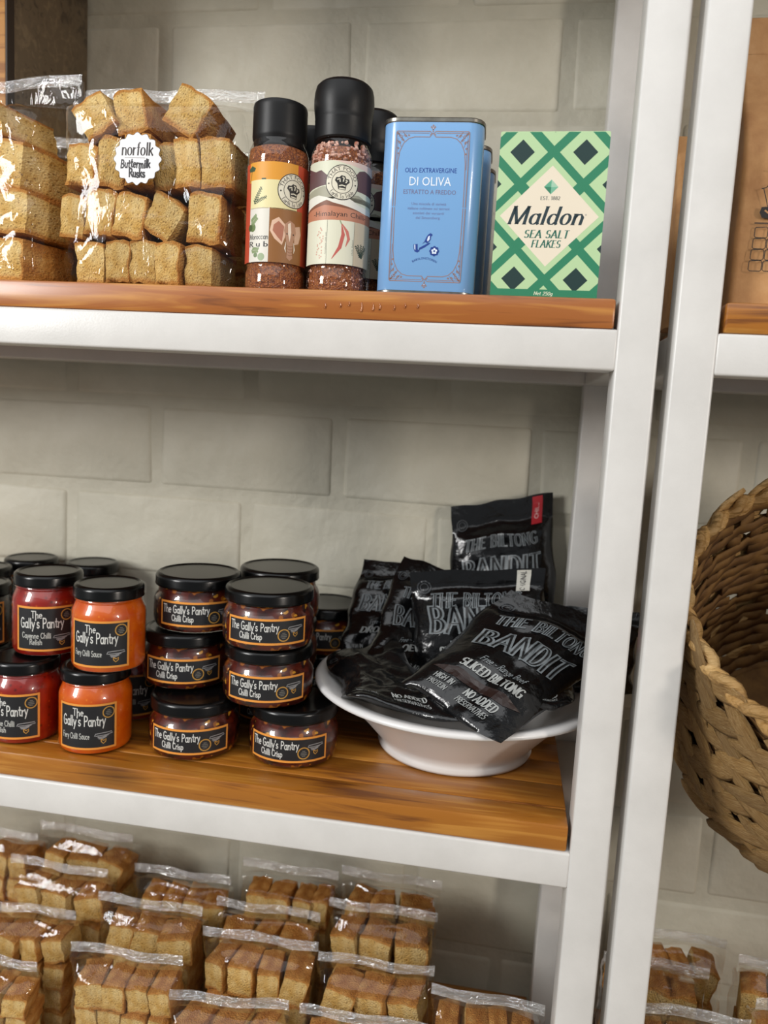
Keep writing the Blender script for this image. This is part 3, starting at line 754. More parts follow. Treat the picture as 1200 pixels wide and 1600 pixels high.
def rusk_mesh(seed, side_crust):
    """a broken rusk one unit on each side: domed crust above, crust below, rough torn faces in front"""
    bm = bmesh.new(); bmesh.ops.create_cube(bm, size=1.0)
    bmesh.ops.subdivide_edges(bm, edges=bm.edges[:], cuts=6, use_grid_fill=True)
    lay = bm.verts.layers.float.new('crust'); so = Vector((seed * 5.1, seed * 2.3, seed))
    for v in bm.verts:
        p = v.co.copy()
        m = max(abs(p.x), abs(p.y), abs(p.z))
        rr = Vector((p.x, p.y, p.z)); e = sorted((abs(p.x), abs(p.y), abs(p.z)))
        rnd = (e[1] / .5) ** 6 * .035
        q = p * (1 - rnd)
        dome = .05 * (1 - (2 * p.x) ** 2) if p.z > .3 else 0
        n = Vector((noise.noise(p * 3 + so), noise.noise(p * 3 + so + Vector((9, 0, 0))), noise.noise(p * 3 + so + Vector((0, 9, 0)))))
        n2 = Vector((noise.noise(p * 9 + so), noise.noise(p * 9 + so + Vector((9, 0, 0))), noise.noise(p * 9 + so + Vector((0, 9, 0)))))
        q = q + n * .05 + n2 * .02; q.z += dome
        v.co = q
        c = 0.0
        if p.z > .49: c = 1.0
        elif p.z > .38: c = .5
        elif p.z < -.49: c = .8
        elif p.z < -.34: c = .34
        if side_crust and p.x > .49: c = max(c, .8)
        if side_crust and p.y > .49: c = max(c, .8)
        v[lay] = c
    me = to_mesh('rusk', bm, True, 1.0); me.materials.append(M_RUSK)
    return me
RUSKS = [rusk_mesh(i, i % 3 == 0) for i in range(7)]

def film_mesh(a, b, hc, ht, seed, header_shift=0.0, wr=1.0, sub=1.0):
    """clear bag: pillow block round the contents, drawn together to a flat header"""
    so = Vector((seed * 2.7, seed * 1.1, seed * .7))
    def fn(s, t):
        th = 2 * math.pi * s; z = ht * t
        e = 0.42
        cx, sy = math.cos(th), math.sin(th)
        X = math.copysign(abs(cx) ** e, cx); Y = math.copysign(abs(sy) ** e, sy)
        k = 0 if z < hc else min(1.0, (z - hc) / max(1e-4, (ht - hc) * .55)); k = k * k * (3 - 2 * k)
        bb = b * (1 - k) + .0012 * k; aa = a * (1 + .05 * k)
        if z < .006: aa *= .96 + .04 * z / .006; bb *= .93 + .07 * z / .006
        q = Vector((X * aa * 16, Y * bb * 16, z * 13)) + so
        n1 = noise.noise(q); n2 = abs(noise.noise(q * 2.3 + Vector((3, 5, 7))))
        n3 = abs(noise.noise(q * 4.7 + Vector((1, 8, 2))))
        d = (n1 * .0035 + (n2 - .15) * .006 * (1 - .6 * k) + (n3 - .15) * .0032) * wr * min(1, z / .02)
        yy = Y * (bb + d) + header_shift * k + k * .004 * math.sin(s * 0 + X * 5 + seed) * wr
        return Vector((X * (aa + d * .6), yy, z + .0006))
    me = grid_mesh('film', int(72 * sub), int(40 * sub), fn, True)
    bm = bmesh.new(); bm.from_mesh(me); bpy.data.meshes.remove(me)
    bot = [e for e in bm.edges if e.is_boundary and all(v.co.z < .002 for v in e.verts)]
    bmesh.ops.holes_fill(bm, edges=bot)
    bmesh.ops.recalc_face_normals(bm, faces=bm.faces)
    return to_mesh('film', bm, True)
def seal_mesh(a, z0, z1, seed, y=0.0):
    def fn(s, t):
        x = (s * 2 - 1) * a
        return Vector((x, y + .004 * math.sin(x * 60 + seed) * .6 + .0008 * math.sin(t * 22) + noise.noise(Vector((x * 30, t * 2, seed))) * .003, z0 + (z1 - z0) * t))
    return grid_mesh('seal', 36, 8, fn)

def rusk_bag(label, group, loc, rot, a, b, hc, ht, rusks, seed, header_shift=0.0, wr=1.0, seal=0.013, sub=1.0):
    root = empty('rusk_bag', loc, rot[2], label, 'rusk bag', group)
    root.rotation_euler = rot
    rnd = random.Random(seed)
    for (x, y, z, sx, sy, sz, rx, ry, rz) in rusks:
        o = link('rusk', RUSKS[rnd.randrange(len(RUSKS))], None, root, (x, y, z), (rx, ry, rz)); o.scale = (sx, sy, sz)
    fm = link('film', film_mesh(a, b, hc, ht, seed, header_shift, wr, sub), M_FILM, root)
    k = 1.05
    link('seal', seal_mesh(a * k, ht - seal * .35, ht + seal * .65, seed, header_shift + .0), M_SEAL, fm)
    return root

def px_rusks(rows, depth, yoff, x_ref, z_ref, rnd):
    """rusks given as (left, right, bottom, top, tilt) in millimetres from the bag's base centre"""
    out = []
    for (l, r, bz, tz, tl) in rows:
        out.append(((l + r) / 2000, yoff + rnd.uniform(-.003, .003), (bz + tz) / 2000, (r - l) / 1000 * .98, depth + rnd.uniform(-.004, .004), (tz - bz) / 1000 * .98, rnd.uniform(-.04, .04), tl, rnd.uniform(-.07, .07)))
    return out
rr = random.Random(11)
# main labelled bag; base centre at x = -0.543
R = px_rusks([(-84, -50, 1, 46, 0), (-50, -20, 1, 47, 0), (-20, 11, 1, 48, 0), (11, 41, 1, 48, 0), (41, 72, 1, 46, 0),
              (-100, -72, 48, 95, .04), (-73, -38, 50, 100, .1), (-40, -4, 50, 98, .12), (-3, 36, 52, 96, .55), (42, 80, 48, 102, .02),
              (-94, -58, 103, 148, .08), (-62, -26, 104, 158, .1), (-28, 4, 104, 160, -.03), (2, 32, 104, 152, -.1), (30, 58, 104, 156, -.06), (56, 90, 105, 158, -.05),
              (-80, -40, 156, 196, -.55), (-42, -6, 160, 206, -.22), (20, 62, 158, 204, .50)], .085, 0, 0, 0, rr)
mb = rusk_bag('clear bag of buttermilk rusks with a white scalloped sticker on the top shelf', 'rusk bags on the top shelf', (-.5415, .066, ZS1), (0, 0, .03), .1015, .0525, .185, .2195, R, 21, .018, 1.0)
# scalloped paper sticker
P = Print()
sc = [( (25.3 + 1.3 * math.cos(16 * t)) * math.cos(t), (25.3 + 1.3 * math.cos(16 * t)) * math.sin(t)) for t in [2 * math.pi * i / 128 for i in range(128)]]
sco = [(x * 1.022, y * 1.022) for x, y in sc]
P.add('4a4038', [[sco[i - 1], sco[i], (0, 0)] for i in range(128)], 1); P.add('e6e4e6', [[sc[i - 1], sc[i], (0, 0)] for i in range(128)], 2)
P.add('2a2321', stroke_text('norfolk', 0, 3.5, 13, 35, thick=.17, thin=.045, slant=.08), 3)
P.add('8d8784', rect(-14, 9, .6, 1.1), 3)
P.add('15131a', stroke_text('Buttermilk', -2, -9.0, 8.2, 33, thick=.22, thin=.2, jitter=.06, seed=4, slant=.1), 3)
P.add('15131a', stroke_text('Rusks', 0, -18.5, 8.0, 18, thick=.26, thin=.22, jitter=.06, seed=6), 3)
def stick(u, v, h): return Vector((-.0065 + u, -.0570 - h - .0006 + 6.0 * u * u * .3, .1290 + v))
link('sticker', P.mesh('sticker', stick, 4, 4, .5), None, [c for c in mb.children if c.name.startswith('film')][0])

def stack_rusks(w, hc, depth, rnd, rows=3, n=4, loose=False):
    out = []
    for r in range(rows):
        z0 = .002 + r * (hc - .004) / rows; hh = (hc - .004) / rows
        x = -w / 2
        ws = [rnd.uniform(.8, 1.2) for _ in range(n)]; k = w / sum(ws)
        for i in range(n):
            ww = ws[i] * k
            out.append((x + ww / 2, rnd.uniform(-.004, .004), z0 + hh / 2, ww * .95, depth * rnd.uniform(.86, .95), hh * .95, rnd.uniform(-.05, .05), rnd.uniform(-.12, .12) * (2.2 if loose and r == rows - 1 else 1), rnd.uniform(-.12, .12) * (2 if loose and r == rows - 1 else 1)))
            x += ww
    return out
R = px_rusks([(-78, -38, 1, 45, 0), (-38, 14, 1, 46, 0), (14, 62, 1, 47, 0), (-76, -24, 48, 92, 0), (-24, 20, 48, 94, .05), (20, 68, 49, 96, .02),
              (-76, -36, 96, 142, .0), (-36, 10, 97, 144, .05), (10, 62, 97, 150, .08), (-60, -15, 148, 186, .3), (-10, 32, 150, 188, -.25)], .085, 0, 0, 0, rr)
rusk_bag('clear rusk bag at the left edge, tall header folded up, no sticker showing', 'rusk bags on the top shelf', (-.7340, .062, ZS1), (0, 0, -.16), .081, .052, .178, .232, R, 22, .02, 1.2)
rusk_bag('clear rusk bag half hidden behind the two front rusk bags on the top shelf', 'rusk bags on the top shelf', (-.6750, .180, ZS1), (0, 0, -.05), .09, .050, .165, .205, stack_rusks(.165, .165, .085, rr, 4, 4), 23, .01, 1.0)
rusk_bag('clear rusk bag behind the stickered bag, right corner showing by the grinders', 'rusk bags on the top shelf', (-.4880, .215, ZS1), (0, 0, .04), .09, .050, .165, .197, stack_rusks(.165, .165, .085, rr, 4, 4), 24, .01, 1.0)

LOWBAGS = [('a1', -.760, .060, -.828, .140, .016), ('a2', -.570, .070, -.792, .150, -.084), ('a3', -.423, .042, -.808, .148, -.203), ('a4', -.255, .050, -.806, .160, -.021), ('a5', -.112, .070, -.770, .134, -.004),
 ('b1', -.757, .130, -.802, .156, -.077), ('b2', -.407, .114, -.774, .155, -.016), ('b3', -.254, .117, -.785, .150, -.004),
 ('c1', -.740, .200, -.773, .156, .064), ('c2', -.575, .150, -.774, .152, .022), ('c3', -.418, .184, -.780, .150, .036), ('c4', -.258, .184, -.759, .150, -.006),
 ('d1', -.896, .275, -.781, .150, .036), ('d2', -.739, .275, -.759, .156, .042), ('d3', -.566, .235, -.783, .150, .087), ('d4', -.410, .255, -.769, .148, .001), ('d5', -.257, .257, -.755, .148, .033),
 ('e1', .130, .222, -.755, .130, -.012), ('e2', .090, .145, -.742, .125, .020), ('e3', .120, .062, -.746, .120, .041), ('e4', .245, .070, -.715, .130, -.019), ('e5', .250, .160, -.730, .120, .066)]
LBL = {'a1': 'clear rusk bag at the left edge, front row of the lowest shelf', 'a2': 'clear rusk bag at the front of the lowest shelf, three pale-faced rusks lying on top', 'a3': 'clear rusk bag in the front row whose seal slants steeply down to the right',
 'a4': 'clear rusk bag at the very bottom of the picture, seal just below centre', 'a5': 'clear rusk bag at the front of the lowest shelf, last one beside the white post', 'b1': 'clear rusk bag in the second row of the lowest shelf, left edge', 'b2': 'clear rusk bag in the second row, wavy seal and dark slits between slices',
 'b3': 'clear rusk bag in the second row, two golden slices side by side', 'c1': 'clear rusk bag in the third row of the lowest shelf, leftmost', 'c2': 'clear rusk bag in the third row, three rusk ends below a bright seal', 'c3': 'clear rusk bag in the third row with a broad shiny white seal',
 'c4': 'clear rusk bag in the third row of darker rusks, beside the bare wall', 'd1': 'clear rusk bag at the wall of the lowest shelf, cut by the left edge', 'd2': 'clear rusk bag at the wall showing three rusk ends with dark gaps', 'd3': 'clear rusk bag at the wall, between the rusk ends and the tall slices', 'd4': 'clear rusk bag at the wall with tall orange slices', 'd5': 'clear rusk bag at the wall, last of the back row, dark rusks',
 'e1': 'clear rusk bag at the wall on the lowest shelf of the right unit', 'e2': 'clear rusk bag in the middle row of the right unit, just right of the post', 'e3': 'clear rusk bag at the front of the right unit, beside the post', 'e4': 'clear rusk bag in the bottom right corner with orange slices', 'e5': 'clear rusk bag at the right edge behind the corner bag'}
rl = random.Random(5)
for i, (k, x, y, z, w, roll) in enumerate(LOWBAGS):
    H = z - ZS3; a = w / 2; hc = H - rl.uniform(.034, .042)
    n = rl.choice((3, 4))
    rs = stack_rusks(w * .86, hc, .053, rl, 4, n, True)
    rusk_bag(LBL[k], 'small rusk bags on the lowest shelf', (x, y, ZS3), (rl.uniform(-.02, .03), 0, -roll * .5 + rl.uniform(-.04, .04)), a * .95, .0288, hc, H - .006, rs, 40 + i, -.012 + rl.uniform(-.006, .006), 1.1, .014, .8)

# ------------------------------------------------------------------ spice grinders
def chips_mat(name, stops, sc=420.0, rough=.55):
    m, nt, b = new_mat(name)
    vo = N(nt, 'ShaderNodeTexVoronoi', Scale=sc); nt.links.new(mapping(nt, (1, 1, 1)), vo.inputs['Vector'])
    s = N(nt, 'ShaderNodeSeparateColor'); nt.links.new(vo.outputs['Color'], s.inputs[0])
    r = ramp(nt, s.outputs[0], stops); nt.links.new(r.outputs[0], b.inputs['Base Color']); b.inputs['Roughness'].default_value = rough
    bump(nt, b, vo.outputs['Distance'], 1.0, .0012)
    return m
M_RUB = chips_mat('spice_rub', [(0, '5a2a10'), (.4, '8a4718'), (.7, 'a8642a'), (1, '6b3312')], 620)
M_MIX = chips_mat('salt_and_chilli', [(0, '7a3a22'), (.3, '9c5a3a'), (.55, 'b9806a'), (.8, '8c3d1c'), (1, 'c98a2e')], 420)
M_SALT = chips_mat('pink_salt', [(0, 'c99a86'), (.5, 'd9b09c'), (1, 'b8735c')], 300, .3)
def chef_stamp(P, x, y, r, lay):
    P.add('d9d3bf', disc(x, y, r, 40), lay); P.add('23201d', ring(x, y, r * .975, r * .05), lay + 1); P.add('23201d', ring(x, y, r * .62, r * .035), lay + 1)
    q = font_text('THAT FOOD', 0, 0, r * 1.9, r * .22); P.add('23201d', on_arc(q, x, y, r * .69), lay + 1)
    q = stroke_text('Earth To Table', 0, 0, r * .22, r * 1.7, thick=.14, thin=.08); P.add('23201d', on_arc(q, x, y, r * .90, True), lay + 1)
    P.add('23201d', disc(x - r * .8, y - r * .08, r * .05, 10), lay + 1); P.add('23201d', disc(x + r * .8, y - r * .08, r * .05, 10), lay + 1)
    hat = [(-.22, -.40), (.20, -.44), (.26, -.14), (.44, .02), (.40, .20), (.22, .22), (.16, .36), (-.06, .40), (-.18, .28), (-.36, .28), (-.44, .10), (-.28, -.08)]
    P.add('23201d', [(x + a * r, y + b * r) for a, b in hat], lay + 1)
    for c in ([(-.3, .14), (-.14, .2), (-.12, .02)], [(.0, .3), (.1, .26), (.06, .04)], [(.2, .14), (.3, .1), (.2, -.02)], [(-.18, -.2), (.0, -.16), (.2, -.2)], [(-.17, -.34), (.17, -.37)]):
        P.add('d9d3bf', line([(x + a * r, y + b * r) for a, b in c], r * .07), lay + 2)
def sprig(P, x, y, s, ang, col, lay, n=6, leaf=4.0, wd=1.5, round_=False):
    ca, sa = math.cos(ang), math.sin(ang)
    def T(a, b): return (x + (a * ca - b * sa) * s, y + (a * sa + b * ca) * s)
    wd *= 1.9
    P.add(col, line([T(0, 0), T(n * 1.2, .6), T(n * 2.4, 0)], .8 * s), lay)
    for i in range(n):
        for sd in (-1, 1):
            ba = i * 2.3 + (1 if sd > 0 else 0); lx = leaf * (1 - .05 * i)
            P.add(col, [T(ba, 0), T(ba + lx * .45, sd * (lx * .5 + wd * .5)), T(ba + lx * .9, sd * lx * .8), T(ba + lx * .7, sd * (lx * .5 - wd * .3))], lay)
R_SP = .0328
def mill_label():
    P = Print(); w, z0, z1 = 92, 28, 131
    P.add('cfd0b9', rect(-w / 2, w / 2, z0, z1), 1)
    P.add('d8bfb2', [(-8, z1), (w / 2, z1), (w / 2, z1 - 8), (6, z1 - 3)], 2)
    P.add('5b3f40', [(-w / 2, z1 - 4), (-30, z1 - 10), (-22, z1 - 9), (-14, z1 - 15), (-4, z1 - 19), (4, z1 - 19), (14, z1 - 15), (20, z1 - 8), (27, z1 - 6), (w / 2, z1 - 9), (w / 2, z1 - 30), (18, z1 - 28), (0, z1 - 30), (-16, z1 - 24), (-w / 2, z1 - 28)], 3)
    P.add('9d9a85', [(-w / 2, z1 - 30), (-18, z1 - 25), (-6, z1 - 30), (8, z1 - 34), (20, z1 - 32), (w / 2, z1 - 40), (w / 2, z1 - 34), (-w / 2, z1 - 38)], 4)
    P.add('dcd9cd', [(-w / 2, z1 - 36), (-24, z1 - 34), (-8, z1 - 38), (8, z1 - 36), (22, z1 - 42), (w / 2, z1 - 44), (w / 2, z1 - 50), (-w / 2, z1 - 50)], 5)
    P.add('7a4a33', [(-w / 2, z1 - 48), (-24, z1 - 42), (-14, z1 - 39), (-6, z1 - 42), (10, z1 - 45), (30, z1 - 49), (w / 2, z1 - 48), (w / 2, z1 - 56), (-w / 2, z1 - 56)], 6)
    P.add('b5775a', [(-w / 2, z1 - 50), (-16, z1 - 44), (10, z1 - 47), (w / 2, z1 - 50), (w / 2, z1 - 59), (-w / 2, z1 - 59)], 7)
    P.add('2a1d18', font_text('-Himalayan Chilli-', 1, z1 - 55, 62, 5.0), 8)
    P.add('d5d4be', rect(-w / 2, w / 2, z0, z1 - 59), 7)
    P.add('c7b79b', rect(17, w / 2, z0, z1 - 59), 8)
    for xx in (-12, 17): P.add('6d6a5c', rect(xx - .2, xx + .2, z0, z1 - 59), 9)
    P.add('b85a50', line([(3, z0 + 40), (5, z0 + 30), (2, z0 + 17), (-6, z0 + 5)], 4.2, True), 9); P.add('c0675a', line([(3, z0 + 41), (9, z0 + 33), (11, z0 + 26), (8, z0 + 18)], 3.6, True), 9)
    P.add('8f9a77', line([(1, z0 + 44), (3, z0 + 40)], 1.2), 9)
    for a in (1.57, 1.25, 1.9, 1.0, 2.15): sprig(P, 27, z0 + 9, .85, a, '33402f', 9, 7, 2.6, 1.1)
    for k in range(26):
        P.add('c9a08c', disc(-20 + rr.uniform(-4, 4), z0 + 6 + k * 1.2, .9, 7), 9)
    P.add('6d6a5c', [[(-12.6 - b, z0 + 10 + a) for a, b in q] for q in font_text('himalayan pink salt', 0, 0, 22, 1.4, 'l')], 9)
    P.add('6d6a5c', [[(16.2 - b, z0 + 10 + a) for a, b in q] for q in font_text('chilli flakes', 0, 0, 16, 1.4, 'l')], 9)
    chef_stamp(P, 1.5, z1 - 21.5, 17.5, 10)
    return P
def rub_label():
    P = Print(); w, z0, z1 = 96, 28, 129
    P.add('b5452a', rect(-w / 2, w / 2, z0, z1), 1); P.add('d8952c', rect(-36, 22, z1 - 20, z1), 2)
    P.add('ddd39f', rect(-33, 22, z1 - 47, z1 - 18), 3); P.add('d6d2c6', rect(-33, -8, z0, z1 - 46), 3); P.add('8a5a2a', rect(-8, 30, z0, z1 - 46), 3)
    P.add('2e4a30', [(-38, z1 - 6), (-32, z1 - 3), (-26, z1 - 6), (-28, z1 - 9), (-36, z1 - 9)], 4); P.add('4a3a22', line([(-32, z1 - 8), (-33, z1 - 14), (-35, z1 - 19)], .8), 4)
    P.add('3b4a2c', rect(-18, -13, z1 - 18, z1 - 16.5), 4)
    sprig(P, -27, z1 - 42, 1.0, 1.05, '46543a', 4, 8, 3.0, 1.3); sprig(P, -24, z1 - 40, .8, .35, '46543a', 4, 7, 3.0, 1.3)
    sprig(P, -31, z1 - 62, .9, .7, '7d8f62', 4, 5, 4.5, 2.6); P.add('5f7440', disc(-28, z1 - 66, 4.2, 18), 4); P.add('44552e', disc(-32, z1 - 66, 3.4, 18), 5)
    P.add('1d1a18', stroke_text('Moroccan', -20.5, z0 + 23, 5.2, 24, thick=.15, thin=.12), 4); P.add('1d1a18', stroke_text('R u b', -20.5, z0 + 15.5, 5, 24, thick=.16, thin=.14), 4)
    sprig(P, -29, z0 + 12, .8, .0, '7d8f62', 4, 5, 4.2, 2.4); P.add('8ea07a', disc(-16, z0 + 5, 4.0, 18), 4); P.add('6d8058', disc(-23, z0 + 7, 2.6, 16), 4)
    # elephant head: ears, brow and trunk
    P.add('d9b49a', [(10, z0 + 38), (2, z0 + 46), (-5, z0 + 42), (-7, z0 + 32), (-2, z0 + 24), (6, z0 + 18), (9, z0 + 26)], 4)
    P.add('a86a52', [(8, z0 + 37), (2, z0 + 42), (-3, z0 + 38), (-4, z0 + 32), (1, z0 + 26), (6, z0 + 21)], 5)
    P.add('c9a48c', [(20, z0 + 38), (27, z0 + 40), (29, z0 + 32), (26, z0 + 22), (20, z0 + 20)], 4)
    P.add('b08468', [(9, z0 + 40), (14, z0 + 44), (20, z0 + 41), (22, z0 + 32), (19, z0 + 24), (17.5, z0 + 12), (18.5, z0 + 6), (15, z0 + 3), (11.5, z0 + 6), (12, z0 + 16), (10, z0 + 26), (8, z0 + 33)], 6)
    P.add('e8d6c4', [(12, z0 + 40), (15, z0 + 42), (16, z0 + 32), (14.5, z0 + 22), (12.5, z0 + 30)], 7)
    for kz in (9, 12, 15, 18): P.add('7d543c', line([(12, z0 + kz), (15, z0 + kz - .8), (18, z0 + kz)], .5), 7)
    P.add('2a1a12', disc(11.2, z0 + 30, .8, 8), 8); P.add('2a1a12', disc(18.6, z0 + 30, .8, 8), 8)
    P.add('f0e6d6', line([(10.4, z0 + 22), (9.4, z0 + 15), (10.6, z0 + 11)], 1.3, True), 8); P.add('f0e6d6', line([(19.2, z0 + 22), (20.4, z0 + 15), (19.6, z0 + 11)], 1.3, True), 8)
    chef_stamp(P, 17, z1 - 27, 17.5, 9)
    return P
body_prof = [(R_SP - .004, .0006), (R_SP - .0008, .002), (R_SP, .006), (R_SP, .020), (R_SP - .0012, .0225), (R_SP - .0016, .025), (R_SP - .0012, .0275), (R_SP - .0006, .030), (R_SP - .0006, .128), (R_SP, .131), (R_SP, .140), (R_SP - .001, .146), (R_SP - .0035, .1515), (.0275, .1555), (.0270, .158)]
sp_glass = lathe_mesh('glass', body_prof, 56, True, False); sp_glass.materials.append(M_GLASS)
sp_cont = lathe_mesh('contents', [(max(.001, a - .0012), max(b, .002)) for a, b in body_prof[:-3]] + [(.024, .149), (.001, .150)], 48)
cap_rub = lathe_mesh('cap', [(.0262, .1495), (.0272, .1515), (.0276, .156), (.0287, .158), (.0290, .161), (.0288, .188), (.0289, .1895), (.0287, .191), (.0280, .1932), (.0262, .1942), (.001, .1945)], 56, angle=.55); cap_rub.materials.append(M_CAP)
cap_mill = lathe_mesh('cap', [(.0285, .1560), (.0300, .1575), (.0300, .1765), (.0302, .1775), (.0300, .1785), (.0306, .1835), (.0316, .1910), (.0318, .1985), (.0312, .2055), (.0298, .2110), (.0270, .2140), (.0255, .2150), (.001, .2152)], 64, angle=.5); cap_mill.materials.append(M_CAP)
lab_mill = mill_label().mesh('label', cyl_map(R_SP + .0001), 2.2, None, .5, .03); lab_rub = rub_label().mesh('label', cyl_map(R_SP + .0001), 2.2, None, .5, .03)
# salt crystals packed behind the glass of the mill
bm = bmesh.new(); rs = random.Random(3)
for k in range(420):
    z = rs.choice((rs.uniform(.130, .153), rs.uniform(.130, .153), rs.uniform(.130, .153), rs.uniform(.006, .027))); t = rs.uniform(0, 2 * math.pi)
    rad = R_SP - .0034 - (max(0, z - .142) * .35); s = rs.uniform(.0015, .0030) if z > .1 else rs.uniform(.0008, .0016)
    mtx = Matrix.Translation((rad * math.cos(t), rad * math.sin(t), z)) @ Matrix.Rotation(rs.uniform(0, 6), 4, Vector((rs.random(), rs.random(), rs.random() + .1)).normalized()) @ Matrix.Diagonal((s, s * rs.uniform(.6, 1), s * rs.uniform(.6, 1), 1))
    bmesh.ops.create_icosphere(bm, subdivisions=1, radius=1.0, matrix=mtx)
cryst = to_mesh('salt_crystals', bm); cryst.materials.append(M_SALT)
def spice(kind, x, y, label, face=0.0, detail=True):
    root = empty('spice_shaker' if kind == 'rub' else 'spice_mill', (x, y, ZS1), face, label, 'spice jar', 'spice jars on the top shelf')
    link('contents', sp_cont if kind == 'rub' else sp_cont.copy(), M_RUB if kind == 'rub' else M_MIX, root).scale = (1, 1, 1) if kind == 'rub' else (.93, .93, 1)
    gl = link('glass', sp_glass, None, root); link('cap', cap_rub if kind == 'rub' else cap_mill, None, root)
    link('label', lab_rub if kind == 'rub' else lab_mill, None, gl)
    if kind == 'mill' and detail:
        o = link('salt_crystals', cryst, None, root); tag(o, 'pink salt crystals', kind='stuff')
    return root
spice('rub', -.4025, .046, 'spice shaker with flat black cap and orange label showing an elephant', .304)
spice('mill', -.3340, .048, 'spice mill with tall rounded black grinder cap and pale label with red chillies', .229)
spice('rub', -.3860, .122, 'spice shaker standing behind, black cap showing between the two front spice jars', -.2)
spice('mill', -.3170, .128, 'spice mill standing behind, dark grinder cap showing beside the blue oil tin', -.2, False)

# ------------------------------------------------------------------ oil tins
M_BLUE = plain('tin_blue', '7aa9da', .26, coat=.25); M_TINMETAL = noise_mat('tin_metal', [(.3, '77746c'), (.7, '9a978e')], (60, 60, 60), .3, metal=.9)
TW, TD, TH, TR = .0505, .032, .172, .0165
def rrect(hx, hy, r, n=8):
    pts = []
    for cx, cy, a0 in ((hx - r, hy - r, 0), (-hx + r, hy - r, 90), (-hx + r, -hy + r, 180), (hx - r, -hy + r, 270)):
        for i in range(n + 1):
            a = math.radians(a0 + 90 * i / n); pts.append((cx + r * math.cos(a), cy + r * math.sin(a)))
    return pts
def rr_loft(name, levels):
    bm = bmesh.new(); rings = [[bm.verts.new((x, y, z)) for x, y in rrect(TW + o, TD + o, TR + o)] for o, z in levels]
    n = len(rings[0])
    for a, b in zip(rings, rings[1:]):
        for i in range(n): bm.faces.new((a[i], a[(i + 1) % n], b[(i + 1) % n], b[i]))
    bm.faces.new(list(reversed(rings[0]))); bm.faces.new(rings[-1])
    return to_mesh(name, bm, True, .6)
tin_body = rr_loft('body', [(-.0004, .0028), (0, .0034), (0, TH - .0044), (-.0006, TH - .0036)]); tin_body.materials.append(M_BLUE)
tin_low = rr_loft('bottom_rim', [(.0002, .0002), (.0009, .0010), (.0009, .0028), (.0001, .0034)]); tin_low.materials.append(M_TINMETAL)
tin_top = rr_loft('top_rim', [(.0001, TH - .0046), (.0010, TH - .0038), (.0011, TH - .0010), (.0004, TH), (-.0022, TH), (-.0030, TH - .0024)]); tin_top.materials.append(M_TINMETAL)
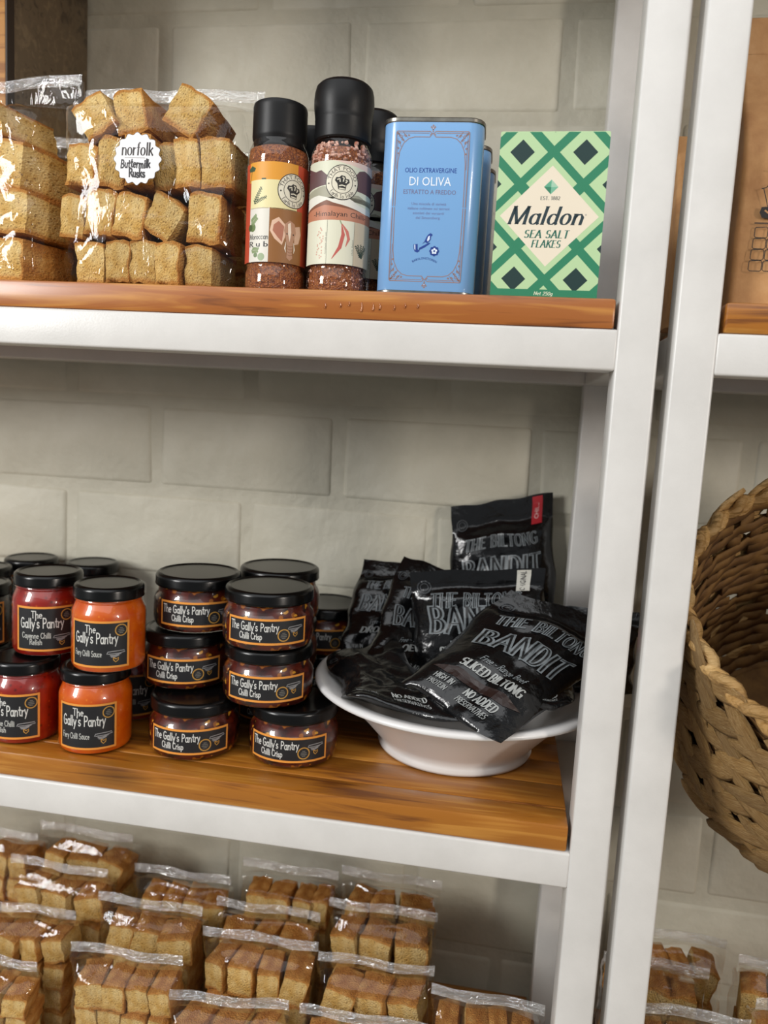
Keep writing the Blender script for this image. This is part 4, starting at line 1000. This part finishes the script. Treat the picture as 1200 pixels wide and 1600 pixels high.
def tin_print():
    P = Print(); CO, NV = '97786f', '24418c'
    def both(pts, w):
        for sx in (-1, 1):
            for f in (lambda z: z, lambda z: 171 - z):
                P.add(CO, line([(sx * x, f(z)) for x, z in pts], w * 1.35), 1)
    both([(0, 161), (0, 160)], .5)
    both([(3, 158.5), (36, 158.5)], .55); both([(3.5, 156.8), (36, 156.8)], .35)
    both([(36.5, 158), (36.9, 120), (36.9, 86)], .55); both([(35, 152), (35, 122)], .3)
    both([(3, 158.5), (1.2, 157), (3, 155)], .5)
    both([(3, 153.2), (18, 153.2), (24, 151.6), (29, 147), (32.6, 139), (34, 128), (34.4, 110), (34.6, 86)], .5)
    both([(0, 157), (2, 154.6), (3, 153.2)], .5)
    for (cx, cz, r) in ((32, 153, 2.4), (27.5, 154, 1.6), (33.2, 147.5, 1.8), (30, 150, 1.5), (34.2, 142, 1.2), (24, 154.4, 1.1), (33.8, 137, .9), (34.5, 155.6, 1.3)):
        both([(cx + r * (1 - .09 * i) * math.cos(i * .75), cz + r * (1 - .09 * i) * math.sin(i * .75)) for i in range(11)], .45)
    both([(36, 158), (31, 152), (28, 148.5)], .4); both([(36, 150), (33, 148), (31.5, 143.5)], .35); both([(30, 158), (28, 155), (25, 152.5)], .35)
    for zc, sg in ((161.5, 1), (9.5, -1)):
        P.add(CO, diamond(0, zc, 1.7), 1); P.add('a9c8ee', diamond(0, zc, .8), 2); P.add(CO, diamond(0, zc + sg * 2.6, 1.1), 1); P.add(CO, diamond(-1.8, zc + sg * 1.2, 1.0), 1); P.add(CO, diamond(1.8, zc + sg * 1.2, 1.0), 1); P.add(CO, diamond(0, zc - sg * 2.6, 1.0), 1)
    P.add('1f3f92', font_text('OLIO EXTRAVERGINE', 0, 119, 52, 4.6), 1); P.add('e4ecf6', font_text('DI OLIVA', 0, 106.5, 42, 8.4), 1); P.add('76708f', font_text('ESTRATTO A FREDDO', 0, 98.3, 53, 4.2), 1)
    for i, (s, w) in enumerate((('Una miscela di varietà', 35), ('italiane coltivate sui terreni', 42), ('assolati dei versanti', 31.5), ('del Simonsberg.', 25))):
        P.add('7480ac', font_text(s, 0, 87.6 - i * 4.5, w, 2.6 if i != 3 else 2.6), 1)
    # pipe, bird and flower emblem
    P.add(NV, [(-13, 49), (-9, 49.4), (-8.6, 44), (-7.4, 43.4), (-2, 46), (3, 49.6), (4, 50.6), (2.4, 51), (-3, 48), (-7, 45.8), (-6.6, 42.4), (-9, 41), (-11.6, 42), (-12.8, 45)], 1)
    P.add('c9d9f0', [(-12.4, 48.6), (-11.2, 48.7), (-10.9, 43), (-12, 44.6)], 2)
    P.add(NV, [(-4.4, 49.4), (-2.2, 52), (-.6, 56), (1.2, 58.8), (3.4, 60.4), (5.2, 59.6), (5.6, 58.4), (4.2, 57.2), (4, 54), (2, 51.4), (.6, 50.4), (-1.6, 51.6)], 2)
    P.add('d9e4f4', [(1.4, 57), (3, 58), (3, 54.4), (1.2, 52), (.4, 53.6)], 3)
    for i in range(8):
        a = i * math.pi / 4; P.add(NV, disc(8.4 + 3.4 * math.cos(a), 42.8 + 3.4 * math.sin(a), 1.7, 12), 1)
    for i in range(5):
        a = i * 2 * math.pi / 5 + .3; P.add('d9e4f4', disc(8.4 + 1.9 * math.cos(a), 42.8 + 1.9 * math.sin(a), 1.2, 12), 2)
    P.add(NV, disc(8.4, 42.8, 1.0, 12), 3)
    q = font_text('BABYLONSTOREN', 0, 0, 25, 2.1); P.add(NV, on_arc(q, -1, 12.5, 22), 1)
    # small print on the flank
    return P
tin_pr = tin_print().mesh('print', flat_map(-TD - .0001), None, None, .3)
def tin_side():
    P = Print()
    for i in range(9): P.add('4a7fb8', font_text('Olio extravergine di oliva estratto'[: 20 + i], 0, 20 + i * 2.4, 26, 1.3), 1)
    P.add('4a7fb8', [[(8 + b, 95 + a) for a, b in q] for q in font_text('estratto a freddo', 0, 0, 45, 2.0)], 1)
    return P.mesh('print', lambda u, v, h: Vector((TW + .0001 + h, u, v)), None, None, .3)
tin_sd = tin_side()
def tin(x, y, label, rz=0.0):
    root = empty('oil_tin', (x, y, ZS1), rz, label, 'oil tin', 'blue olive oil tins')
    for nm, me in (('body', tin_body), ('bottom_rim', tin_low), ('top_rim', tin_top), ('print', tin_pr), ('print', tin_sd)):
        o = link(nm, me, None, bd if nm == 'print' else root)
        if nm == 'body': bd = o
tin(-.2350, .046, 'light blue olive oil tin at the front, whole face visible', .03)
tin(-.2300, .122, 'light blue olive oil tin second in line, only its right edge showing', .02)
tin(-.2275, .198, 'light blue olive oil tin last in line nearest the wall', .02)

# ------------------------------------------------------------------ sea salt carton
def salt_box():
    w, h, d = 105.5, 159.0, 45.0
    root = empty('salt_carton', (-.1140, .0165, ZS1), -.012, 'green and cream diamond-patterned sea salt carton at the right end of the shelf', 'salt box')
    GR, LG, DK, CR = '267a58', 'afcc9c', '12312f', 'e0d5c0'
    P = Print(); cx = w / 2
    def put(col, poly, lay, y0=8.6): 
        q = clip_rect(poly, 0, w, y0, h)
        if q: P.add(col, [(a - cx, b) for a, b in q], lay)
    P.add(GR, rect(-cx, cx, 0, h), 1)
    p = 30.4; ox, oz = 52.7, 79.2
    for i in range(-3, 4):
        for j in range(-5, 6):
            if (i + j) % 2 == 0: continue
            x, z = ox + i * p, oz + j * p + 0
            put(LG, diamond(x, z, 24.6), 2); put(DK, diamond(x, z, 12.0), 3)
    put(LG, diamond(ox, oz, 56), 4)
    for sx in (-1, 1):
        for sz in (-1, 1): put(GR, diamond(ox + sx * 27, oz + sz * 26.2, 7.4), 5)
    put(CR, diamond(ox, oz, 48.2), 6)
    for k, (c, pts) in enumerate((('5aa283', [(0, 7), (-7, 0), (0, 0)]), ('9cc3a9', [(0, 7), (7, 0), (0, 0)]), ('2f7a5c', [(0, -7), (-7, 0), (0, 0)]), ('6fae90', [(0, -7), (7, 0), (0, 0)]))):
        P.add(c, [(a, b + 107.2) for a, b in pts], 7)
    P.add('3c4a4a', stroke_text('EST. 1882', 0, 95.0, 3.2, 19, thick=.18, thin=.1, serif=.1, spacing=.12), 7)
    P.add('1c3138', stroke_text('Maldon', -4, 71.5, 17, 72, thick=.17, thin=.04, slant=.26, serif=.11, spacing=.10), 7)
    P.add('1c3138', ring(35.6, 81, .7, .25, 12), 7)
    P.add('2f6a5a', stroke_text('SEA SALT', -1.5, 58.6, 7.2, 43, thick=.22, thin=.08, slant=.18, serif=.12, spacing=.14), 7)
    P.add('2f6a5a', stroke_text('FLAKES', -1.2, 49.4, 6.8, 28, thick=.22, thin=.08, slant=.18, serif=.12, spacing=.12), 7)
    P.add('d8e0c4', stroke_text('Net 250g', 0, 3.0, 3.4, 18.5, thick=.16, thin=.08, slant=.18), 7)
    body = box_mesh('carton', -w / 2000, w / 2000, 0, d / 1000, 0.0003, h / 1000, .0008, 2)
    cb = link('carton', body, plain('carton_green', GR, .5), root)
    link('print', P.mesh('print', flat_map(-.0001), None, None, .45, .03), None, cb)
    flap = box_mesh('flap', -w / 2000 + .001, w / 2000 - .001, .001, d / 1000 - .001, h / 1000, h / 1000 + .0008)
    link('flap', flap, plain('carton_flap', 'bcd8a6', .5), root)
salt_box()

# ------------------------------------------------------------------ crate at the left
tb = empty('wooden_crate', (-1.0, .267, ZS1), 0, 'tall wooden crate at the left edge of the top shelf, its side coloured dark for shade', 'crate')
M_CRATE_SHADE = wood_mat('crate_wood_shade', '4c4030', '665742', '78674e', 0.7, 0.0)  # shade put into the colour: darker, greyer wood than the front panel
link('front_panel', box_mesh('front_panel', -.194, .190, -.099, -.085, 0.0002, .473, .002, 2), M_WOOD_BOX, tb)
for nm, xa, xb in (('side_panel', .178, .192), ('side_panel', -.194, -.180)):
    link(nm, box_mesh(nm, xa, xb, -.0848, .094, 0.0002, .473, .0015, 2), M_CRATE_SHADE, tb)
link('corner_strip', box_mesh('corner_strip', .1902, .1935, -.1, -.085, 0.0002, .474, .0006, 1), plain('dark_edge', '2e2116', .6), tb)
link('back_panel', box_mesh('back_panel', -.1798, .1778, .084, .094, 0.0002, .473, .0015, 2), M_CRATE_SHADE, tb)

# ------------------------------------------------------------------ brown paper bags
M_KRAFT = noise_mat('kraft_paper', [(.3, 'a9794a'), (.55, 'b98a58'), (.8, 'c49868')], (40, 40, 40), .7, .5, (45, 45, 25), dist=.004)
def kraft(label, x, y, w, d, h, seed, tab=True, printed=True, rz=0.0):
    root = empty('paper_bag', (x, y, ZS1), rz, label, 'paper bag', 'brown paper bags on the right-hand shelf')
    so = Vector((seed, seed * 2, 0))
    def fn(s, t):
        k = max(0.0, (t - .55) / .45); k = k * k * (3 - 2 * k)
        n = len(rrect(1, 1, .1, 3)); pts = rrect(w / 2 * (1 + .03 * k), d / 2 * (1 - k) + .0025 * k, min(.006, d / 2 * (1 - k) * .8 + .0012), 6)
        f = s * len(pts); i = int(f) % len(pts); a, b = pts[i], pts[(i + 1) % len(pts)]; ff = f - int(f)
        xx, yy = a[0] + (b[0] - a[0]) * ff, a[1] + (b[1] - a[1]) * ff
        q = Vector((xx * 18, yy * 18, t * 5)) + so
        dd = noise.noise(q) * .004 * min(1, t * 6)
        return Vector((xx + dd * .6, yy + dd + d * .10 * k, t * h + .0004))
    me = grid_mesh('bag', 84, 26, fn, True); bm = bmesh.new(); bm.from_mesh(me)
    bmesh.ops.holes_fill(bm, edges=[e for e in bm.edges if e.is_boundary]); link('bag', to_mesh('bag', bm, True, 1.0), M_KRAFT, root)
    link('top_fold', box_mesh('top_fold', -w / 2 * 1.03, w / 2 * 1.03, d * .10 - .004, d * .10 + .003, h - .028, h + .001, .001, 1), M_KRAFT, root)
    if tab: link('hang_tab', box_mesh('hang_tab', -w / 2 * .97, w / 2 * .97, d * .10 - .0015, d * .10 + .0005, h, h + .036, .0007, 1), M_KRAFT, root)
    if printed:
        P = Print(); K = '1c1611'; x0 = -w * 500 + 17
        P.add(K, line([(x0 + 6, 130), (x0 + 12, 129)], 1.2), 1)
        P.add(K, line([(x0 + 3, 112), (x0 + 6, 103), (x0 + 8, 96), (x0 + 14, 97)], .9), 1); P.add(K, line([(x0 + 1, 112), (x0 + 5, 113), (x0 + 9, 117), (x0 + 16, 117)], .9), 1)
        P.add(K, [(x0 + 3, 95), (x0 + 16, 96), (x0 + 18, 88), (x0 + 14, 84), (x0 + 4, 85), (x0 + 1.5, 90)], 1); P.add('a9794a', line([(x0 + 6, 92), (x0 + 12, 88)], 1.6), 2)
        P.add(K, line([(x0 - 2, 80), (x0 + 26, 80)], 1.2), 1)
        for i in range(4):
            zz = 76 - i * 10.5
            for c in range(3):
                xa = x0 - 1 - i * .8 + c * 13
                P.add(K, line([(xa + 1, zz), (xa + 11, zz + .4), (xa + 12.2, zz - 1.4), (xa + 12, zz - 8.6), (xa + 10.6, zz - 9.8), (xa + 1.4, zz - 9.6), (xa, zz - 8.2), (xa + .2, zz - 1.2), (xa + 1, zz)], .8), 1)
        link('print', P.mesh('print', lambda u, v, hh: Vector((u, -d / 2 - .0035 - hh, v)), None, None, .6), None, root)
    return root
kraft('brown paper bag with black line drawing, nearest the right edge', .1360, .0700, .136, .070, .252, 1)
kraft('plain brown paper bag standing behind the front paper bag', .1640, .1500, .15, .060, .262, 3, False, False)
kraft('brown paper bag seen through the slot between the white posts', .1210, .2400, .158, .060, .232, 2, False, True)

# ------------------------------------------------------------------ woven basket
M_WEAVE = noise_mat('dried_hyacinth', [(.25, '86602e'), (.5, 'ab854e'), (.75, 'c9aa76')], (3, 18, 18), .62, .6, (3, 55, 55), dist=.04)
_nt = M_WEAVE.node_tree; _oi = _nt.nodes.new('ShaderNodeObjectInfo'); _hs = _nt.nodes.new('ShaderNodeHueSaturation'); _mr = _nt.nodes.new('ShaderNodeMapRange')
_mr.inputs[3].default_value = .72; _mr.inputs[4].default_value = 1.18; _pb = _nt.nodes['Principled BSDF']; _src = _pb.inputs['Base Color'].links[0].from_socket
_nt.links.new(_oi.outputs['Random'], _mr.inputs[0]); _nt.links.new(_mr.outputs[0], _hs.inputs['Value']); _nt.links.new(_src, _hs.inputs['Color']); _nt.links.new(_hs.outputs[0], _pb.inputs['Base Color'])
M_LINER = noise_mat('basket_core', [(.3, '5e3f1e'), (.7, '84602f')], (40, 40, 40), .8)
def basket():
    n = Vector((-.1077, -.6118, .7836)).normalized(); c = Vector((.2490, .0350, -.2615))
    dep = .3125; R0 = .1881
    ax = n.cross(Vector((0, 1, .1))).normalized(); ay = n.cross(ax)
    mtx = Matrix(((ax.x, ay.x, n.x, c.x), (ax.y, ay.y, n.y, c.y), (ax.z, ay.z, n.z, c.z), (0, 0, 0, 1)))
    root = bpy.data.objects.new('woven_basket', None); COL.objects.link(root); root.matrix_world = mtx
    tag(root, 'round basket woven from dried leaf braid, tilted open, at the right edge', 'basket')
    def rad(d):
        t = d / dep; t = min(max(t, 0), 1)
        return R0 * (1 - .025 * math.sin(math.pi * t * .9)) * (1 - .22 * max(0, (t - .62) / .38) ** 2)
    # one braid leaf: a plump tapered blade, twisted, shared by all
    def leaf_mesh(seed):
        bm = bmesh.new(); L, W, T = 8, 6, []
        for i in range(L + 1):
            t = i / L; wd = .5 * math.sin(math.pi * min(1, max(0, .10 + .82 * t))) ** .75; rg = []
            for k in range(W):
                a = 2 * math.pi * k / W
                rg.append(bm.verts.new((t - .5, wd * math.cos(a) + .16 * math.sin(t * 3 + seed), .42 * wd * math.sin(a) + .22 * math.sin(math.pi * t))))
            T.append(rg)
        for a, b in zip(T, T[1:]):
            for k in range(W): bm.faces.new((a[k], a[(k + 1) % W], b[(k + 1) % W], b[k]))
        bm.faces.new(T[0]); bm.faces.new(list(reversed(T[-1]))); bmesh.ops.recalc_face_normals(bm, faces=bm.faces)
        me = to_mesh('leaf_strand', bm, True); me.materials.append(M_WEAVE); return me
    leaves = [leaf_mesh(i) for i in range(4)]
    rnd = random.Random(2); rows = 8; per = 22; camp = cam.matrix_world.translation
    cand = []
    for r in range(rows):
        d = .010 + r * (dep - .03) / (rows - 1)
        for k in range(per):
            if r < 6 and rnd.random() < .09: continue
            for v in (0, 1):
                th = 2 * math.pi * (k + .5 * v + (r % 2) * .25) / per
                cand.append((r, d, th, v))
    items = []
    for r, d, th, v in cand:
        rr_ = rad(d); out = Vector((math.cos(th), math.sin(th), 0)); tan = Vector((-math.sin(th), math.cos(th), 0))
        upv = Vector((0, 0, 1))
        ang = (.62 if v else -.62) + rnd.uniform(-.15, .15)
        xd = (tan * math.cos(ang) + upv * math.sin(ang)).normalized(); zd = (out + tan * rnd.uniform(-.12, .12)).normalized(); yd = zd.cross(xd).normalized(); zd = xd.cross(yd)
        if v == 0: pass
        p = out * (rr_ + .002 + rnd.uniform(-.0015, .0015)) - upv * (d + (.006 if v else -.006))
        ln = 2 * math.pi * rr_ / per * 1.55; wd = .031 * rnd.uniform(.9, 1.1)
        m4 = Matrix(((xd.x * ln, yd.x * wd, zd.x * .016, p.x), (xd.y * ln, yd.y * wd, zd.y * .016, p.y), (xd.z * ln, yd.z * wd, zd.z * .016, p.z), (0, 0, 0, 1)))
        wp = mtx @ p
        # keep as single pieces those in or near the picture on the near side
        u = (wp - camp); z = u.dot(F_); sx = 600 + 1209.667 * u.dot(R_) / z
        vis = sx < 1330 and (mtx.to_3x3() @ out).dot(camp - wp) > -.02
        items.append((vis, (wp - camp).length + (0 if sx < 1215 else 1), m4, rnd.randrange(4)))
    near = sorted([i for i in items if i[0]], key=lambda t: t[1])[:280]
    ids = set(id(t) for t in near)
    for t in near:
        o = link('leaf_strand', leaves[t[3]], None, root); o.matrix_basis = t[2]
    bm = bmesh.new()
    for t in items:
        if id(t) in ids: continue
        b0 = len(bm.verts); bm.from_mesh(leaves[t[3]]); bm.verts.ensure_lookup_table()
        for v in bm.verts[b0:]: v.co = t[2] @ v.co
    w = link('weave', to_mesh('weave', bm, True), M_WEAVE, root); tag(w, kind='stuff')
    # inner stakes: open lattice that lets the wall glint through
    bm = bmesh.new(); S = 68; Rn = 22
    for j in range(Rn):
        for i in range(S):
            t0, t1 = i / S * 2 * math.pi, (i + 1) / S * 2 * math.pi; d0, d1 = .004 + j * (dep - .004) / Rn, .004 + (j + 1) * (dep - .004) / Rn
            if j < 16 and (j % 2 == 1) and rnd.random() < .33: continue
            q = []
            for tt, dd in ((t0, d0), (t1, d0), (t1, d1), (t0, d1)):
                r_ = rad(dd) - .0035 + .0022 * math.sin(tt * per * 2 + j * 1.6)
                q.append(bm.verts.new((r_ * math.cos(tt), r_ * math.sin(tt), -dd)))
            bm.faces.new(q)
    bmesh.ops.remove_doubles(bm, verts=bm.verts, dist=.0004)
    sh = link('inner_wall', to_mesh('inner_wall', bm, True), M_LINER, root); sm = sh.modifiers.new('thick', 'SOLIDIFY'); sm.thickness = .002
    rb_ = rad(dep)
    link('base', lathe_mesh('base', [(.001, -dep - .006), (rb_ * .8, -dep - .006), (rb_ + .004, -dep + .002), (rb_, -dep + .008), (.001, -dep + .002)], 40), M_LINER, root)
    # rim: two wound braids
    for ph, rr2, zz in ((0, .0065, .004), (2.1, .0062, -.004)):
        pts = []
        for i in range(220):
            t = 2 * math.pi * i / 220; pts.append(((R0 + .001 + .004 * math.cos(t * 30 + ph)) * math.cos(t), (R0 + .001 + .004 * math.cos(t * 30 + ph)) * math.sin(t), zz * .6 + .004 * math.sin(t * 30 + ph)))
        link('rim_braid', tube_mesh('rim_braid', pts, rr2, 7, True), M_WEAVE, root)
    # cord handle up to the underside of the board above
    inv = mtx.inverted(); back = max(range(64), key=lambda i: (mtx @ Vector((R0 * math.cos(i * math.pi / 32), R0 * math.sin(i * math.pi / 32), 0))).y)
    tb_ = back * math.pi / 32
    pA = Vector((R0 * math.cos(tb_ - .35), R0 * math.sin(tb_ - .35), .004)); pB = Vector((R0 * math.cos(tb_ + .35), R0 * math.sin(tb_ + .35), .004))
    top = inv @ Vector((.262, .20, -.0012)); cord = []
    for i in range(25):
        t = i / 24; q = pA * (1 - t) ** 2 + top * 2 * t * (1 - t) * 1.0 + pB * t ** 2
        cord.append(q + (top - (pA * .25 + top * .5 + pB * .25)) * (math.sin(math.pi * t) ** 2))
    link('handle', tube_mesh('handle', cord, .004, 8), M_WEAVE, root)
basket()
